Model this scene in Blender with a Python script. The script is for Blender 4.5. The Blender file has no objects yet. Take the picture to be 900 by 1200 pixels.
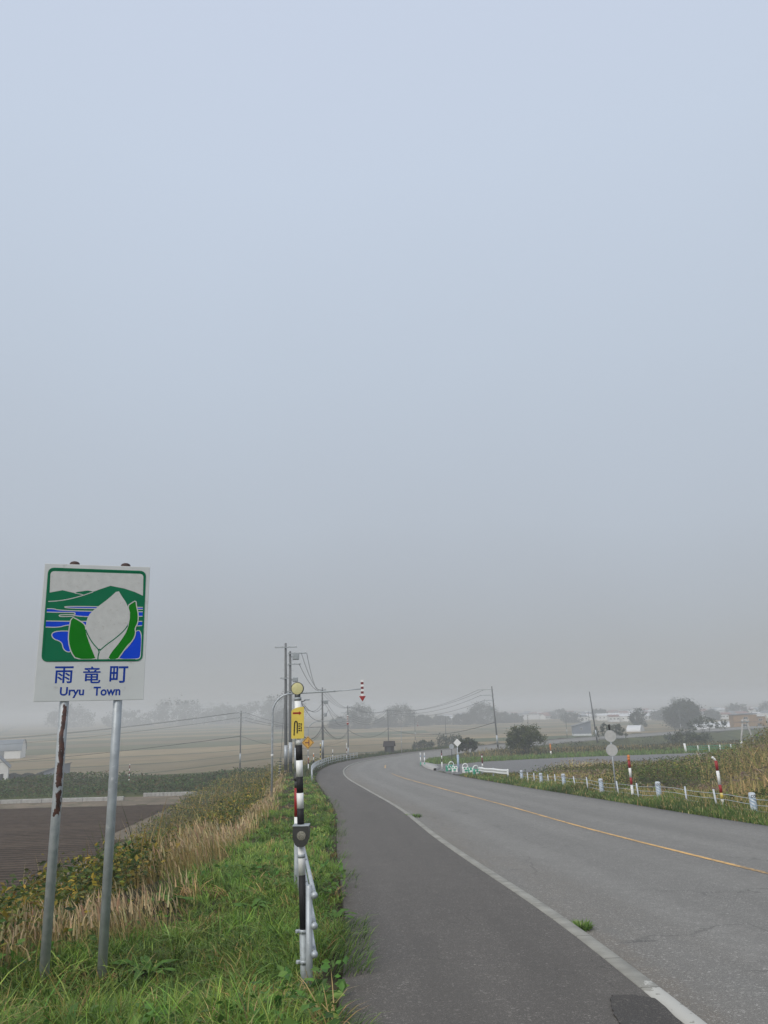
import math, random
import numpy as np

# ------------------------------------------------------------------ terrain maths
PROFILE_Y = [-60, -20, 0, 13, 31, 52, 66, 80, 100, 130, 170, 220, 300, 2000]
PROFILE_Z = [4.4, 1.45, 0, -.94, -2.06, -3.08, -3.68, -4.25, -4.95, -5.8, -6.6, -7.2, -8.2, -8.2]
KERB_CTRL = [(2.0, -40), (2.05, -25), (2.12, -8), (2.15, 0), (2.1, 7), (2.0, 10), (1.75, 13), (1.2, 20), (.35, 32.3),
             (-1.45, 48.4), (-3.45, 65.3), (-4.55, 78.6), (-5.0, 90), (-4.6, 105), (-2.3, 120), (2.3, 136),
             (8.8, 151), (17.5, 166), (28.5, 182), (44, 201), (70, 228), (120, 278), (200, 350), (330, 440)]


def road_z(y):
    # the profile, rounded at its knees
    y = np.asarray(y, float)
    return sum(np.interp(y + d, PROFILE_Y, PROFILE_Z) for d in (-9, -5, -2, 2, 5, 9)) / 6.0 \
        - sum(np.interp(np.array(0.0) + d, PROFILE_Y, PROFILE_Z) for d in (-9, -5, -2, 2, 5, 9)) / 6.0


def smooth_curve(ctrl, step=1.0):
    P = np.array(ctrl, float)
    out = []
    for i in range(len(P) - 1):
        p0, p1, p2 = P[max(i - 1, 0)], P[i], P[i + 1]
        p3 = P[min(i + 2, len(P) - 1)]
        n = max(2, int(np.linalg.norm(p2 - p1) * 6))
        # centripetal-ish tangents
        t = np.linspace(0, 1, n, endpoint=False)[:, None]
        d1 = (p2 - p0) / max(np.linalg.norm(p2 - p0), 1e-6) * np.linalg.norm(p2 - p1)
        d2 = (p3 - p1) / max(np.linalg.norm(p3 - p1), 1e-6) * np.linalg.norm(p2 - p1)
        out.append((2 * t**3 - 3 * t**2 + 1) * p1 + (t**3 - 2 * t**2 + t) * d1 + (-2 * t**3 + 3 * t**2) * p2 + (t**3 - t**2) * d2)
    out.append(P[-1:])
    Q = np.concatenate(out)
    s = np.concatenate([[0], np.cumsum(np.linalg.norm(np.diff(Q, axis=0), axis=1))])
    ss = np.arange(0, s[-1], step)
    Q = np.stack([np.interp(ss, s, Q[:, 0]), np.interp(ss, s, Q[:, 1])], 1)
    for _ in range(6):
        Q[1:-1] = Q[1:-1] * .5 + (Q[:-2] + Q[2:]) * .25
    return Q


KERB = smooth_curve(KERB_CTRL, 1.0)
_T = np.gradient(KERB, axis=0)
_T /= np.linalg.norm(_T, axis=1)[:, None]
KN = np.stack([_T[:, 1], -_T[:, 0]], 1)          # to the right of travel


def corridor(x, y):
    """signed offset from the kerb line (right positive) and the y of the nearest kerb point"""
    x = np.atleast_1d(np.asarray(x, float)); y = np.atleast_1d(np.asarray(y, float))
    off = np.empty_like(x); yk = np.empty_like(x)
    for a in range(0, len(x), 4000):
        p = np.stack([x[a:a + 4000], y[a:a + 4000]], 1)
        d = p[:, None, :] - KERB[None]
        dd = (d**2).sum(2)
        i = dd.argmin(1)
        r = np.arange(len(i))
        v = d[r, i]
        perp = (v * KN[i]).sum(1)
        al = (v * _T[i]).sum(1)
        dist = np.sqrt(dd[r, i])
        off[a:a + 4000] = np.where(np.abs(al) > 1.5, np.sign(perp) * dist, perp)
        yk[a:a + 4000] = KERB[i, 1] + al * _T[i, 1]
    return off, yk


def sstep(a, b, v):
    if a > b:
        return 1 - sstep(b, a, v)
    t = np.clip((v - a) / (b - a), 0, 1)
    return t * t * (3 - 2 * t)


def smax(a, b, k):
    h = np.clip(.5 + .5 * (a - b) / k, 0, 1)
    return b * (1 - h) + a * h + k * h * (1 - h)


SW = 2.55      # pavement width
RW = 8.9       # carriageway width
FIELD_Z = -6.5


def terrain_parts(x, y):
    off, yk = corridor(x, y)
    x = np.atleast_1d(np.asarray(x, float)); y = np.atleast_1d(np.asarray(y, float))
    zk = road_z(yk)
    drop = 3.2 + 2.6 * sstep(20, 70, -x)
    zL = FIELD_Z - drop * sstep(98, 185, y)
    zL = zL + (-11.5 - zL) * sstep(230, 420, y)
    zR = np.minimum(-3.5, road_z(np.minimum(y, 118)) - .3)
    zR = zR + (-11 - zR) * sstep(121, 225, y)
    zR = zR + (-11.5 - zR) * sstep(230, 420, np.hypot(x, y))
    a = -off
    wob = .12 * np.sin(y * .55 + x * .3) + .08 * np.sin(y * 1.3 - x * .8)
    shoulder = SW + 2.5 + 1.3 * sstep(22, 9, yk)
    zl = zk - .03 - np.maximum(0, a - shoulder) / 1.95 + wob * sstep(SW + .2, SW + 2, a)
    zl = smax(zl, zL, .6)
    zl = np.where(a < SW - .12, zk - .22, zl)
    o = off
    zr = zk - .13 - np.maximum(0, o - (RW + 2.6)) / 2.3 + wob * .6 * sstep(RW + .5, RW + 2.5, o)
    zr = smax(zr, zR, .5)
    zr = np.where(o < RW - .15, zk - .42, zr)
    return np.where(off < 0, zl, zr), off, yk


def ground(x, y):
    z, _, _ = terrain_parts(x, y)
    return z


def gz(x, y):
    return float(ground(x, y)[0])

# ------------------------------------------------------------------ Blender helpers
import bpy
from mathutils import Vector, Matrix

random.seed(7)
rng = np.random.default_rng(11)
scene = bpy.context.scene
COL = scene.collection
R = math.radians
CAM_Z = 1.75


def tag(o, label=None, cat=None, group=None, kind=None):
    if label: o['label'] = label
    if cat: o['category'] = cat
    if group: o['group'] = group
    if kind: o['kind'] = kind
    return o


def thing(name, loc, label, cat, group=None, rz=0.0):
    o = bpy.data.objects.new(name, None)
    o.empty_display_size = .2
    COL.objects.link(o)
    o.location = loc
    o.rotation_euler = (0, 0, rz)
    return tag(o, label, cat, group)


def link(name, me, mats, parent=None):
    for m in mats:
        me.materials.append(m)
    o = bpy.data.objects.new(name, me)
    COL.objects.link(o)
    if parent is not None:
        o.parent = parent
    return o


def dup(root, loc=None, rz=None, label=None, scale=None):
    r = root.copy(); COL.objects.link(r)
    if loc is not None: r.location = loc
    if rz is not None: r.rotation_euler = (0, 0, rz)
    if scale is not None: r.scale = (scale,) * 3
    if label: r['label'] = label
    for ch in list(root.children):
        c = ch.copy(); COL.objects.link(c); c.parent = r
        for g in list(ch.children):
            d = g.copy(); COL.objects.link(d); d.parent = c
    return r


class MB:
    """collects shapes, links them as one mesh object"""
    def __init__(s):
        s.v = []; s.f = []; s.m = []; s.sm = []

    def add(s, vs, fs, m=0, smooth=False):
        n = len(s.v)
        s.v += [tuple(map(float, p)) for p in vs]
        for f in fs:
            s.f.append([i + n for i in f]); s.m.append(m); s.sm.append(smooth)
        return s

    def box(s, c, d, m=0, rot=None, bevel=0.0):
        x, y, z = d[0] / 2, d[1] / 2, d[2] / 2
        if bevel:
            b = min(bevel, x * .9, y * .9, z * .9)
            vs = []
            for sx in (-1, 1):
                for sy in (-1, 1):
                    for sz in (-1, 1):
                        vs += [(sx * x, sy * (y - b), sz * (z - b)), (sx * (x - b), sy * y, sz * (z - b)), (sx * (x - b), sy * (y - b), sz * z)]
            idx = lambda sx, sy, sz, k: ((sx > 0) * 4 + (sy > 0) * 2 + (sz > 0)) * 3 + k
            fs = []
            for q in (-1, 1):
                fs.append([idx(q, -1, -1, 0), idx(q, 1, -1, 0), idx(q, 1, 1, 0), idx(q, -1, 1, 0)][::q])
                fs.append([idx(-1, q, -1, 1), idx(1, q, -1, 1), idx(1, q, 1, 1), idx(-1, q, 1, 1)][::-q])
                fs.append([idx(-1, -1, q, 2), idx(1, -1, q, 2), idx(1, 1, q, 2), idx(-1, 1, q, 2)][::q])
                for p in (-1, 1):
                    fs.append([idx(-1, q, p, 1), idx(1, q, p, 1), idx(1, q, p, 2), idx(-1, q, p, 2)])
                    fs.append([idx(q, -1, p, 0), idx(q, 1, p, 0), idx(q, 1, p, 2), idx(q, -1, p, 2)])
                    fs.append([idx(q, p, -1, 0), idx(q, p, 1, 0), idx(q, p, 1, 1), idx(q, p, -1, 1)])
                    for r in (-1, 1):
                        fs.append([idx(q, p, r, 0), idx(q, p, r, 1), idx(q, p, r, 2)])
        else:
            vs = [(a * x, b_ * y, c_ * z) for a in (-1, 1) for b_ in (-1, 1) for c_ in (-1, 1)]
            fs = [[0, 1, 3, 2], [4, 6, 7, 5], [0, 4, 5, 1], [2, 3, 7, 6], [0, 2, 6, 4], [1, 5, 7, 3]]
        M = rot if rot is not None else Matrix.Identity(3)
        return s.add([Vector(c) + M @ Vector(p) for p in vs], fs, m)

    def tube(s, path, rad, n=12, m=0, caps=True, bands=None):
        """bands: function(t along, index) -> material slot"""
        path = [Vector(p) for p in path]
        if not isinstance(rad, (list, tuple)): rad = [rad] * len(path)
        rings = []
        up = None
        for i, p in enumerate(path):
            d = (path[min(i + 1, len(path) - 1)] - path[max(i - 1, 0)]).normalized()
            if up is None:
                a = Vector((1, 0, 0)) if abs(d.x) < .9 else Vector((0, 1, 0))
                up = (a - d * a.dot(d)).normalized()
            else:
                up = (up - d * up.dot(d)).normalized()
            q = d.cross(up)
            rings.append([p + (up * math.cos(2 * math.pi * k / n) + q * math.sin(2 * math.pi * k / n)) * rad[i] for k in range(n)])
        base = len(s.v)
        for r_ in rings: s.v += [tuple(p) for p in r_]
        for i in range(len(path) - 1):
            mm = bands(i) if bands else m
            for k in range(n):
                k2 = (k + 1) % n
                s.f.append([base + i * n + k, base + i * n + k2, base + (i + 1) * n + k2, base + (i + 1) * n + k])
                s.m.append(mm); s.sm.append(True)
        if caps:
            s.f.append([base + k for k in range(n)][::-1]); s.m.append(bands(0) if bands else m); s.sm.append(False)
            L = base + (len(path) - 1) * n
            s.f.append([L + k for k in range(n)]); s.m.append(bands(len(path) - 2) if bands else m); s.sm.append(False)
        return s

    def dome(s, c, r, m=0, n=14, k=5, squash=1.0, full=False):
        vs = []; fs = []
        lo = -k if full else 0
        rows = list(range(lo, k + 1))
        for j in rows:
            a = j / k * math.pi / 2
            for i in range(n):
                vs.append((c[0] + r * math.cos(a) * math.cos(2 * math.pi * i / n), c[1] + r * math.cos(a) * math.sin(2 * math.pi * i / n), c[2] + r * squash * math.sin(a)))
        for j in range(len(rows) - 1):
            for i in range(n):
                fs.append([j * n + i, j * n + (i + 1) % n, (j + 1) * n + (i + 1) % n, (j + 1) * n + i])
        return s.add(vs, fs, m, True)

    def prism(s, pts, y0, y1, m=0, axes='xz'):
        """outline in xz (or xy) given a thickness along the third axis"""
        n = len(pts)
        mk = (lambda p, t: (p[0], t, p[1])) if axes == 'xz' else (lambda p, t: (p[0], p[1], t))
        vs = [mk(p, y0) for p in pts] + [mk(p, y1) for p in pts]
        fs = [list(range(n)), list(range(n, 2 * n))[::-1]] + [[i, i + n, (i + 1) % n + n, (i + 1) % n] for i in range(n)]
        return s.add(vs, fs, m)

    def build(s, name, mats, parent=None):
        me = bpy.data.meshes.new(name)
        me.from_pydata(s.v, [], s.f)
        if not isinstance(mats, (list, tuple)): mats = [mats]
        me.polygons.foreach_set('material_index', s.m)
        me.polygons.foreach_set('use_smooth', s.sm)
        o = link(name, me, mats, parent)
        if len(s.f) < 4000:
            import bmesh
            bm = bmesh.new(); bm.from_mesh(me)
            bmesh.ops.recalc_face_normals(bm, faces=bm.faces)
            bm.to_mesh(me); bm.free()
        me.update()
        return o


def np_mesh(name, V, loops, starts, totals, mats, col=None, uv=None, smooth=False, parent=None, mi=None):
    me = bpy.data.meshes.new(name)
    me.vertices.add(len(V)); me.vertices.foreach_set('co', np.ascontiguousarray(V, np.float32).ravel())
    me.loops.add(len(loops)); me.loops.foreach_set('vertex_index', np.ascontiguousarray(loops, np.int32))
    me.polygons.add(len(starts))
    me.polygons.foreach_set('loop_start', np.ascontiguousarray(starts, np.int32))
    me.polygons.foreach_set('loop_total', np.ascontiguousarray(totals, np.int32))
    if mi is not None: me.polygons.foreach_set('material_index', np.ascontiguousarray(mi, np.int32))
    me.polygons.foreach_set('use_smooth', np.full(len(starts), smooth))
    if col is not None:
        a = me.color_attributes.new('Col', 'FLOAT_COLOR', 'POINT')
        c = np.ones((len(V), 4), np.float32); c[:, :3] = col
        a.data.foreach_set('color', c.ravel())
    if uv is not None:
        l = me.uv_layers.new(name='UV')
        l.data.foreach_set('uv', np.ascontiguousarray(uv[loops], np.float32).ravel())
    me.update(calc_edges=True)
    me.validate()
    return link(name, me, mats, parent)


def grid_mesh(name, X, Y, Z, mats, col=None, uv=None, smooth=True, keep=None):
    ny, nx = X.shape
    V = np.stack([X, Y, Z], -1).reshape(-1, 3)
    i = np.arange(ny * nx).reshape(ny, nx)
    q = np.stack([i[:-1, :-1], i[:-1, 1:], i[1:, 1:], i[1:, :-1]], -1).reshape(-1, 4)
    if keep is not None: q = q[keep.reshape(-1)]
    n = len(q)
    return np_mesh(name, V, q.ravel(), np.arange(n) * 4, np.full(n, 4), mats, col, uv, smooth)


# ------------------------------------------------------------------ materials
def lin(r, g, b):
    f = lambda c: c / 12.92 if c <= .04045 else ((c + .055) / 1.055) ** 2.4
    return (f(r / 255), f(g / 255), f(b / 255))


def new_mat(name):
    m = bpy.data.materials.new(name); m.use_nodes = True
    nt = m.node_tree
    return m, nt, nt.nodes, nt.links, nt.nodes['Principled BSDF']


def mat(name, color, rough=.6, metal=0.0, var=.18, scale=6.0, fine=0.0, bump=0.0, dirt=None, dirt_amt=.0, spec=.4):
    """plain paint / metal / stone with uneven tone, optional stains of a dirt colour"""
    m, nt, N, L, b = new_mat(name)
    b.inputs['Roughness'].default_value = rough
    b.inputs['Metallic'].default_value = metal
    b.inputs['Specular IOR Level'].default_value = spec
    tc = N.new('ShaderNodeTexCoord')
    n1 = N.new('ShaderNodeTexNoise'); n1.inputs['Scale'].default_value = scale; n1.inputs['Detail'].default_value = 6
    L.new(tc.outputs['Object'], n1.inputs['Vector'])
    mr = N.new('ShaderNodeMapRange'); mr.inputs['From Min'].default_value = .3; mr.inputs['From Max'].default_value = .7
    mr.inputs['To Min'].default_value = 1 - var; mr.inputs['To Max'].default_value = 1 + var
    L.new(n1.outputs['Fac'], mr.inputs['Value'])
    mul = N.new('ShaderNodeMix'); mul.data_type = 'RGBA'; mul.blend_type = 'MULTIPLY'; mul.inputs[0].default_value = 1
    mul.inputs[6].default_value = (*color, 1)
    L.new(mr.outputs['Result'], mul.inputs[7])
    out = mul.outputs[2]
    if dirt:
        n2 = N.new('ShaderNodeTexNoise'); n2.inputs['Scale'].default_value = scale * 1.7; n2.inputs['Detail'].default_value = 8
        n2.inputs['Roughness'].default_value = .65
        L.new(tc.outputs['Object'], n2.inputs['Vector'])
        r2 = N.new('ShaderNodeMapRange'); r2.inputs['From Min'].default_value = .62 - dirt_amt * .3; r2.inputs['From Max'].default_value = .72 - dirt_amt * .2
        L.new(n2.outputs['Fac'], r2.inputs['Value'])
        mx = N.new('ShaderNodeMix'); mx.data_type = 'RGBA'; mx.inputs[7].default_value = (*dirt, 1)
        L.new(r2.outputs['Result'], mx.inputs[0]); L.new(out, mx.inputs[6]); out = mx.outputs[2]
    L.new(out, b.inputs['Base Color'])
    if bump:
        n3 = N.new('ShaderNodeTexNoise'); n3.inputs['Scale'].default_value = fine or scale * 5; n3.inputs['Detail'].default_value = 4
        L.new(tc.outputs['Object'], n3.inputs['Vector'])
        bp = N.new('ShaderNodeBump'); bp.inputs['Strength'].default_value = bump; bp.inputs['Distance'].default_value = .01
        L.new(n3.outputs['Fac'], bp.inputs['Height']); L.new(bp.outputs['Normal'], b.inputs['Normal'])
    return m


def leaf_mat(name, trans=.35, rough=.55, gain=1.0):
    m, nt, N, L, b = new_mat(name)
    at = N.new('ShaderNodeAttribute'); at.attribute_name = 'Col'
    b.inputs['Roughness'].default_value = rough
    b.inputs['Specular IOR Level'].default_value = .3
    L.new(at.outputs['Color'], b.inputs['Base Color'])
    tr = N.new('ShaderNodeBsdfTranslucent'); L.new(at.outputs['Color'], tr.inputs['Color'])
    mx = N.new('ShaderNodeMixShader'); mx.inputs[0].default_value = trans
    out = N['Material Output']
    L.new(b.outputs[0], mx.inputs[1]); L.new(tr.outputs[0], mx.inputs[2]); L.new(mx.outputs[0], out.inputs['Surface'])
    return m


M = {}
M['galv'] = mat('galvanised_steel', (.40, .43, .45), .5, .35, .16, 9, bump=.05, dirt=(.55, .57, .58), dirt_amt=.15)
M['galv_dull'] = mat('weathered_galvanised_steel', (.33, .36, .37), .6, .25, .22, 14, dirt=(.2, .2, .17), dirt_amt=.1)
M['white'] = mat('white_reflective_sheet', (.80, .80, .78), .4, 0, .06, 8, dirt=(.42, .42, .38), dirt_amt=.05)
M['black'] = mat('black_sheet', (.012, .012, .013), .7, 0, .2, 8)
M['post_pale'] = mat('blue_grey_post', (.50, .54, .58), .5, .1, .12, 8, dirt=(.36, .38, .38), dirt_amt=.15)
M['red'] = mat('red_sheet', (.30, .014, .016), .42, 0, .12, 8)
M['dark_red'] = mat('dark_red_sheet', (.16, .012, .016), .4, 0, .15, 8)
M['yellow'] = mat('yellow_sheet', (.72, .55, .10), .42, 0, .07, 10, dirt=(.5, .4, .12), dirt_amt=.05)
M['cream'] = mat('cream_reflector', (.62, .58, .30), .3, 0, .1, 30, bump=.4, fine=120)
M['amber'] = mat('amber_sheet', (.80, .42, .03), .42, 0, .08, 8)
M['orange'] = mat('orange_paint', (.62, .20, .04), .5, 0, .1, 8)
M['box_grey'] = mat('dark_grey_plastic', (.045, .045, .042), .5, 0, .2, 12, bump=.1)
M['lens'] = mat('pitted_lens', (.22, .21, .17), .25, 0, .5, 110, bump=.8, fine=150)
M['concrete_pole'] = mat('pole_concrete', (.13, .135, .135), .85, 0, .12, 3, bump=.1, dirt=(.12, .12, .115), dirt_amt=.15)
M['steel_dark'] = mat('dark_steel', (.06, .065, .07), .55, .3, .15, 6)
M['wire'] = mat('wire_black', (.03, .032, .035), .6, 0, .1, 2)
M['insul'] = mat('porcelain', (.55, .56, .56), .3, 0, .08, 6)
M['panel'] = mat('sign_face', (.60, .62, .615), .45, 0, .05, 3.5, dirt=(.45, .45, .43), dirt_amt=.12)
M['panel_back'] = mat('aluminium_back', (.46, .46, .45), .6, .15, .12, 5)
M['teal'] = mat('green_ink', lin(0, 108, 72), .6, 0, .08, 5, spec=.15)
M['green_leaf'] = mat('leaf_green_ink', lin(0, 118, 10), .6, 0, .08, 5, spec=.15)
M['blue'] = mat('blue_ink', lin(0, 66, 205), .6, 0, .08, 5, spec=.15)
M['ink'] = mat('dark_blue_ink', lin(4, 56, 150), .6, 0, .08, 5, spec=.15)
M['emb_white'] = mat('emblem_white', (.55, .555, .54), .5, 0, .06, 16, dirt=(.44, .43, .40), dirt_amt=.12)
M['bark'] = mat('bark', (.08, .065, .05), .9, 0, .3, 8, bump=.4)
M['rusty_cap'] = mat('rusty_cap', (.06, .035, .03), .8, 0, .35, 40, bump=.3)
M['concrete'] = mat('concrete', (.38, .37, .35), .9, 0, .16, 3, bump=.2, dirt=(.22, .21, .19), dirt_amt=.2)
M['wood_dark'] = mat('dark_timber', (.022, .017, .016), .85, 0, .25, 3, bump=.2)
M['glass'] = mat('window_glass', (.03, .035, .04), .08, 0, .1, 2, spec=.6)
M['green_plastic'] = mat('green_plastic', (.03, .33, .20), .4, 0, .1, 6)
M['white_plastic'] = mat('white_plastic', (.78, .79, .77), .45, 0, .08, 6, dirt=(.5, .48, .44), dirt_amt=.1)
M['blue_wrap'] = mat('blue_grey_wrap', (.36, .46, .58), .5, 0, .2, 10)
M['leaf'] = leaf_mat('leaf')
M['grassblade'] = leaf_mat('grass_blade', .3, .5)
M['straw'] = leaf_mat('straw', .25, .7)


def post_mat():
    """galvanised post with long flaked patches of brown rust"""
    m, nt, N, L, b = new_mat('rust_patched_steel')
    tc = N.new('ShaderNodeTexCoord')
    sx = N.new('ShaderNodeSeparateXYZ'); L.new(tc.outputs['Object'], sx.inputs[0])
    nz = N.new('ShaderNodeTexNoise'); nz.inputs['Scale'].default_value = 7; nz.inputs['Detail'].default_value = 8; nz.inputs['Roughness'].default_value = .7
    mp = N.new('ShaderNodeMapping'); mp.inputs['Scale'].default_value = (1.6, 1.6, .55)
    L.new(tc.outputs['Object'], mp.inputs['Vector']); L.new(mp.outputs[0], nz.inputs['Vector'])
    def math_(op, a, b_):
        n = N.new('ShaderNodeMath'); n.operation = op
        for k, v in ((0, a), (1, b_)):
            if isinstance(v, (int, float)): n.inputs[k].default_value = v
            else: L.new(v, n.inputs[k])
        return n.outputs[0]
    # band along the post's camera-right flank, between two heights, with a ragged edge
    w = math_('MULTIPLY', math_('SUBTRACT', nz.outputs['Fac'], .5), .15)
    dx = math_('ABSOLUTE', math_('SUBTRACT', math_('ADD', sx.outputs['X'], w), .008), 0)
    inx = math_('LESS_THAN', dx, .024)
    zz = math_('ADD', sx.outputs['Z'], math_('MULTIPLY', nz.outputs['Fac'], .25))
    top = math_('LESS_THAN', zz, 2.62)
    bot = math_('GREATER_THAN', zz, 1.60)
    front = math_('LESS_THAN', sx.outputs['Y'], .075)
    gap = math_('GREATER_THAN', math_('ABSOLUTE', math_('SUBTRACT', zz, 1.83), 0), .022)
    mask = math_('MULTIPLY', math_('MULTIPLY', inx, top), math_('MULTIPLY', math_('MULTIPLY', bot, front), gap))
    n1 = N.new('ShaderNodeTexNoise'); n1.inputs['Scale'].default_value = 14; n1.inputs['Detail'].default_value = 6
    L.new(tc.outputs['Object'], n1.inputs['Vector'])
    rp = N.new('ShaderNodeValToRGB'); rp.color_ramp.elements[0].position = .3; rp.color_ramp.elements[0].color = (.33, .36, .38, 1)
    rp.color_ramp.elements[1].position = .7; rp.color_ramp.elements[1].color = (.5, .52, .53, 1); L.new(n1.outputs['Fac'], rp.inputs[0])
    rr = N.new('ShaderNodeValToRGB'); rr.color_ramp.elements[0].position = .35; rr.color_ramp.elements[0].color = (.035, .016, .012, 1)
    rr.color_ramp.elements[1].position = .75; rr.color_ramp.elements[1].color = (.12, .045, .028, 1); L.new(n1.outputs['Fac'], rr.inputs[0])
    mx = N.new('ShaderNodeMix'); mx.data_type = 'RGBA'; L.new(mask, mx.inputs[0]); L.new(rp.outputs[0], mx.inputs[6]); L.new(rr.outputs[0], mx.inputs[7])
    L.new(mx.outputs[2], b.inputs['Base Color'])
    mt = math_('MULTIPLY', math_('SUBTRACT', 1.0, mask), .35); L.new(mt, b.inputs['Metallic'])
    b.inputs['Roughness'].default_value = .55
    return m


M['rusty_post'] = post_mat()

# ------------------------------------------------------------------ world, sun, camera
world = bpy.data.worlds.new('World'); scene.world = world
world.use_nodes = True
wn, wl = world.node_tree.nodes, world.node_tree.links
wn.clear()
SUN_EL, SUN_AZ = 42, 215          # azimuth measured clockwise from +Y (the view): behind and to the left
sky = wn.new('ShaderNodeTexSky'); sky.sky_type = 'NISHITA'; sky.sun_disc = False
sky.sun_elevation = R(SUN_EL); sky.sun_rotation = R(SUN_AZ)
bg1 = wn.new('ShaderNodeBackground'); bg1.inputs['Strength'].default_value = .07
wl.new(sky.outputs[0], bg1.inputs['Color'])
tc = wn.new('ShaderNodeTexCoord'); sp = wn.new('ShaderNodeSeparateXYZ'); wl.new(tc.outputs['Generated'], sp.inputs[0])
cn = wn.new('ShaderNodeTexNoise'); cn.inputs['Scale'].default_value = 2.2; cn.inputs['Detail'].default_value = 3; wl.new(tc.outputs['Generated'], cn.inputs['Vector'])
cm = wn.new('ShaderNodeMapRange'); cm.inputs['To Min'].default_value = -.05; cm.inputs['To Max'].default_value = .05; wl.new(cn.outputs['Fac'], cm.inputs['Value'])
ad = wn.new('ShaderNodeMath'); ad.operation = 'ADD'; wl.new(sp.outputs['Z'], ad.inputs[0]); wl.new(cm.outputs[0], ad.inputs[1])
ramp = wn.new('ShaderNodeValToRGB'); cr = ramp.color_ramp
SKY = [(0.0, lin(171, 174, 177)), (.06, lin(172, 175, 180)), (.12, lin(179, 184, 191)), (.22, lin(189, 197, 207)), (.42, lin(199, 210, 224)), (.62, lin(207, 219, 236)), (.78, lin(210, 221, 240)), (1.0, lin(236, 240, 248))]
cr.elements[0].position = 0; cr.elements[0].color = (*SKY[0][1], 1)
cr.elements[1].position = 1; cr.elements[1].color = (*SKY[-1][1], 1)
for p, c in SKY[1:-1]:
    e = cr.elements.new(p); e.color = (*c, 1)
wl.new(ad.outputs[0], ramp.inputs[0])
bg2 = wn.new('ShaderNodeBackground'); bg2.inputs['Strength'].default_value = 1.0; wl.new(ramp.outputs[0], bg2.inputs['Color'])
mxs = wn.new('ShaderNodeMixShader'); mxs.inputs[0].default_value = .88
wl.new(bg1.outputs[0], mxs.inputs[1]); wl.new(bg2.outputs[0], mxs.inputs[2])
wo = wn.new('ShaderNodeOutputWorld'); wl.new(mxs.outputs[0], wo.inputs['Surface'])

sun = bpy.data.lights.new('sun', 'SUN'); sun.energy = 2.1; sun.angle = R(28); sun.color = (1, .95, .87)
so = bpy.data.objects.new('sun', sun); COL.objects.link(so)
sd = Vector((math.sin(R(SUN_AZ)) * math.cos(R(SUN_EL)), math.cos(R(SUN_AZ)) * math.cos(R(SUN_EL)), math.sin(R(SUN_EL))))
so.rotation_euler = sd.to_track_quat('Z', 'Y').to_euler()
so.location = sd * 50

cam = bpy.data.cameras.new('camera'); co = bpy.data.objects.new('camera', cam); COL.objects.link(co)
cam.sensor_fit = 'VERTICAL'; cam.sensor_height = 36; cam.lens = 36 * 901 / 1200
cam.clip_end = 8000; cam.clip_start = .05
co.location = (0, 0, CAM_Z)
co.rotation_euler = (Matrix.Rotation(R(90 + 14.3), 3, 'X') @ Matrix.Rotation(R(-1.5), 3, 'Z')).to_euler()
scene.camera = co
vs = scene.view_settings
vs.view_transform = 'Standard'; vs.look = 'None'; vs.exposure = 0; vs.gamma = 1; vs.use_curve_mapping = False
scene.render.resolution_x, scene.render.resolution_y = 768, 1024
cy = scene.cycles
cy.use_denoising = True; cy.max_bounces = 6; cy.transparent_max_bounces = 8; cy.volume_bounces = 1; cy.caustics_reflective = False; cy.caustics_refractive = False

# ------------------------------------------------------------------ the setting
def axis(parts):
    out = []
    for a, b_, st in parts:
        out += list(np.arange(a, b_, st))
    return np.array(out + [parts[-1][1]])


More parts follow.
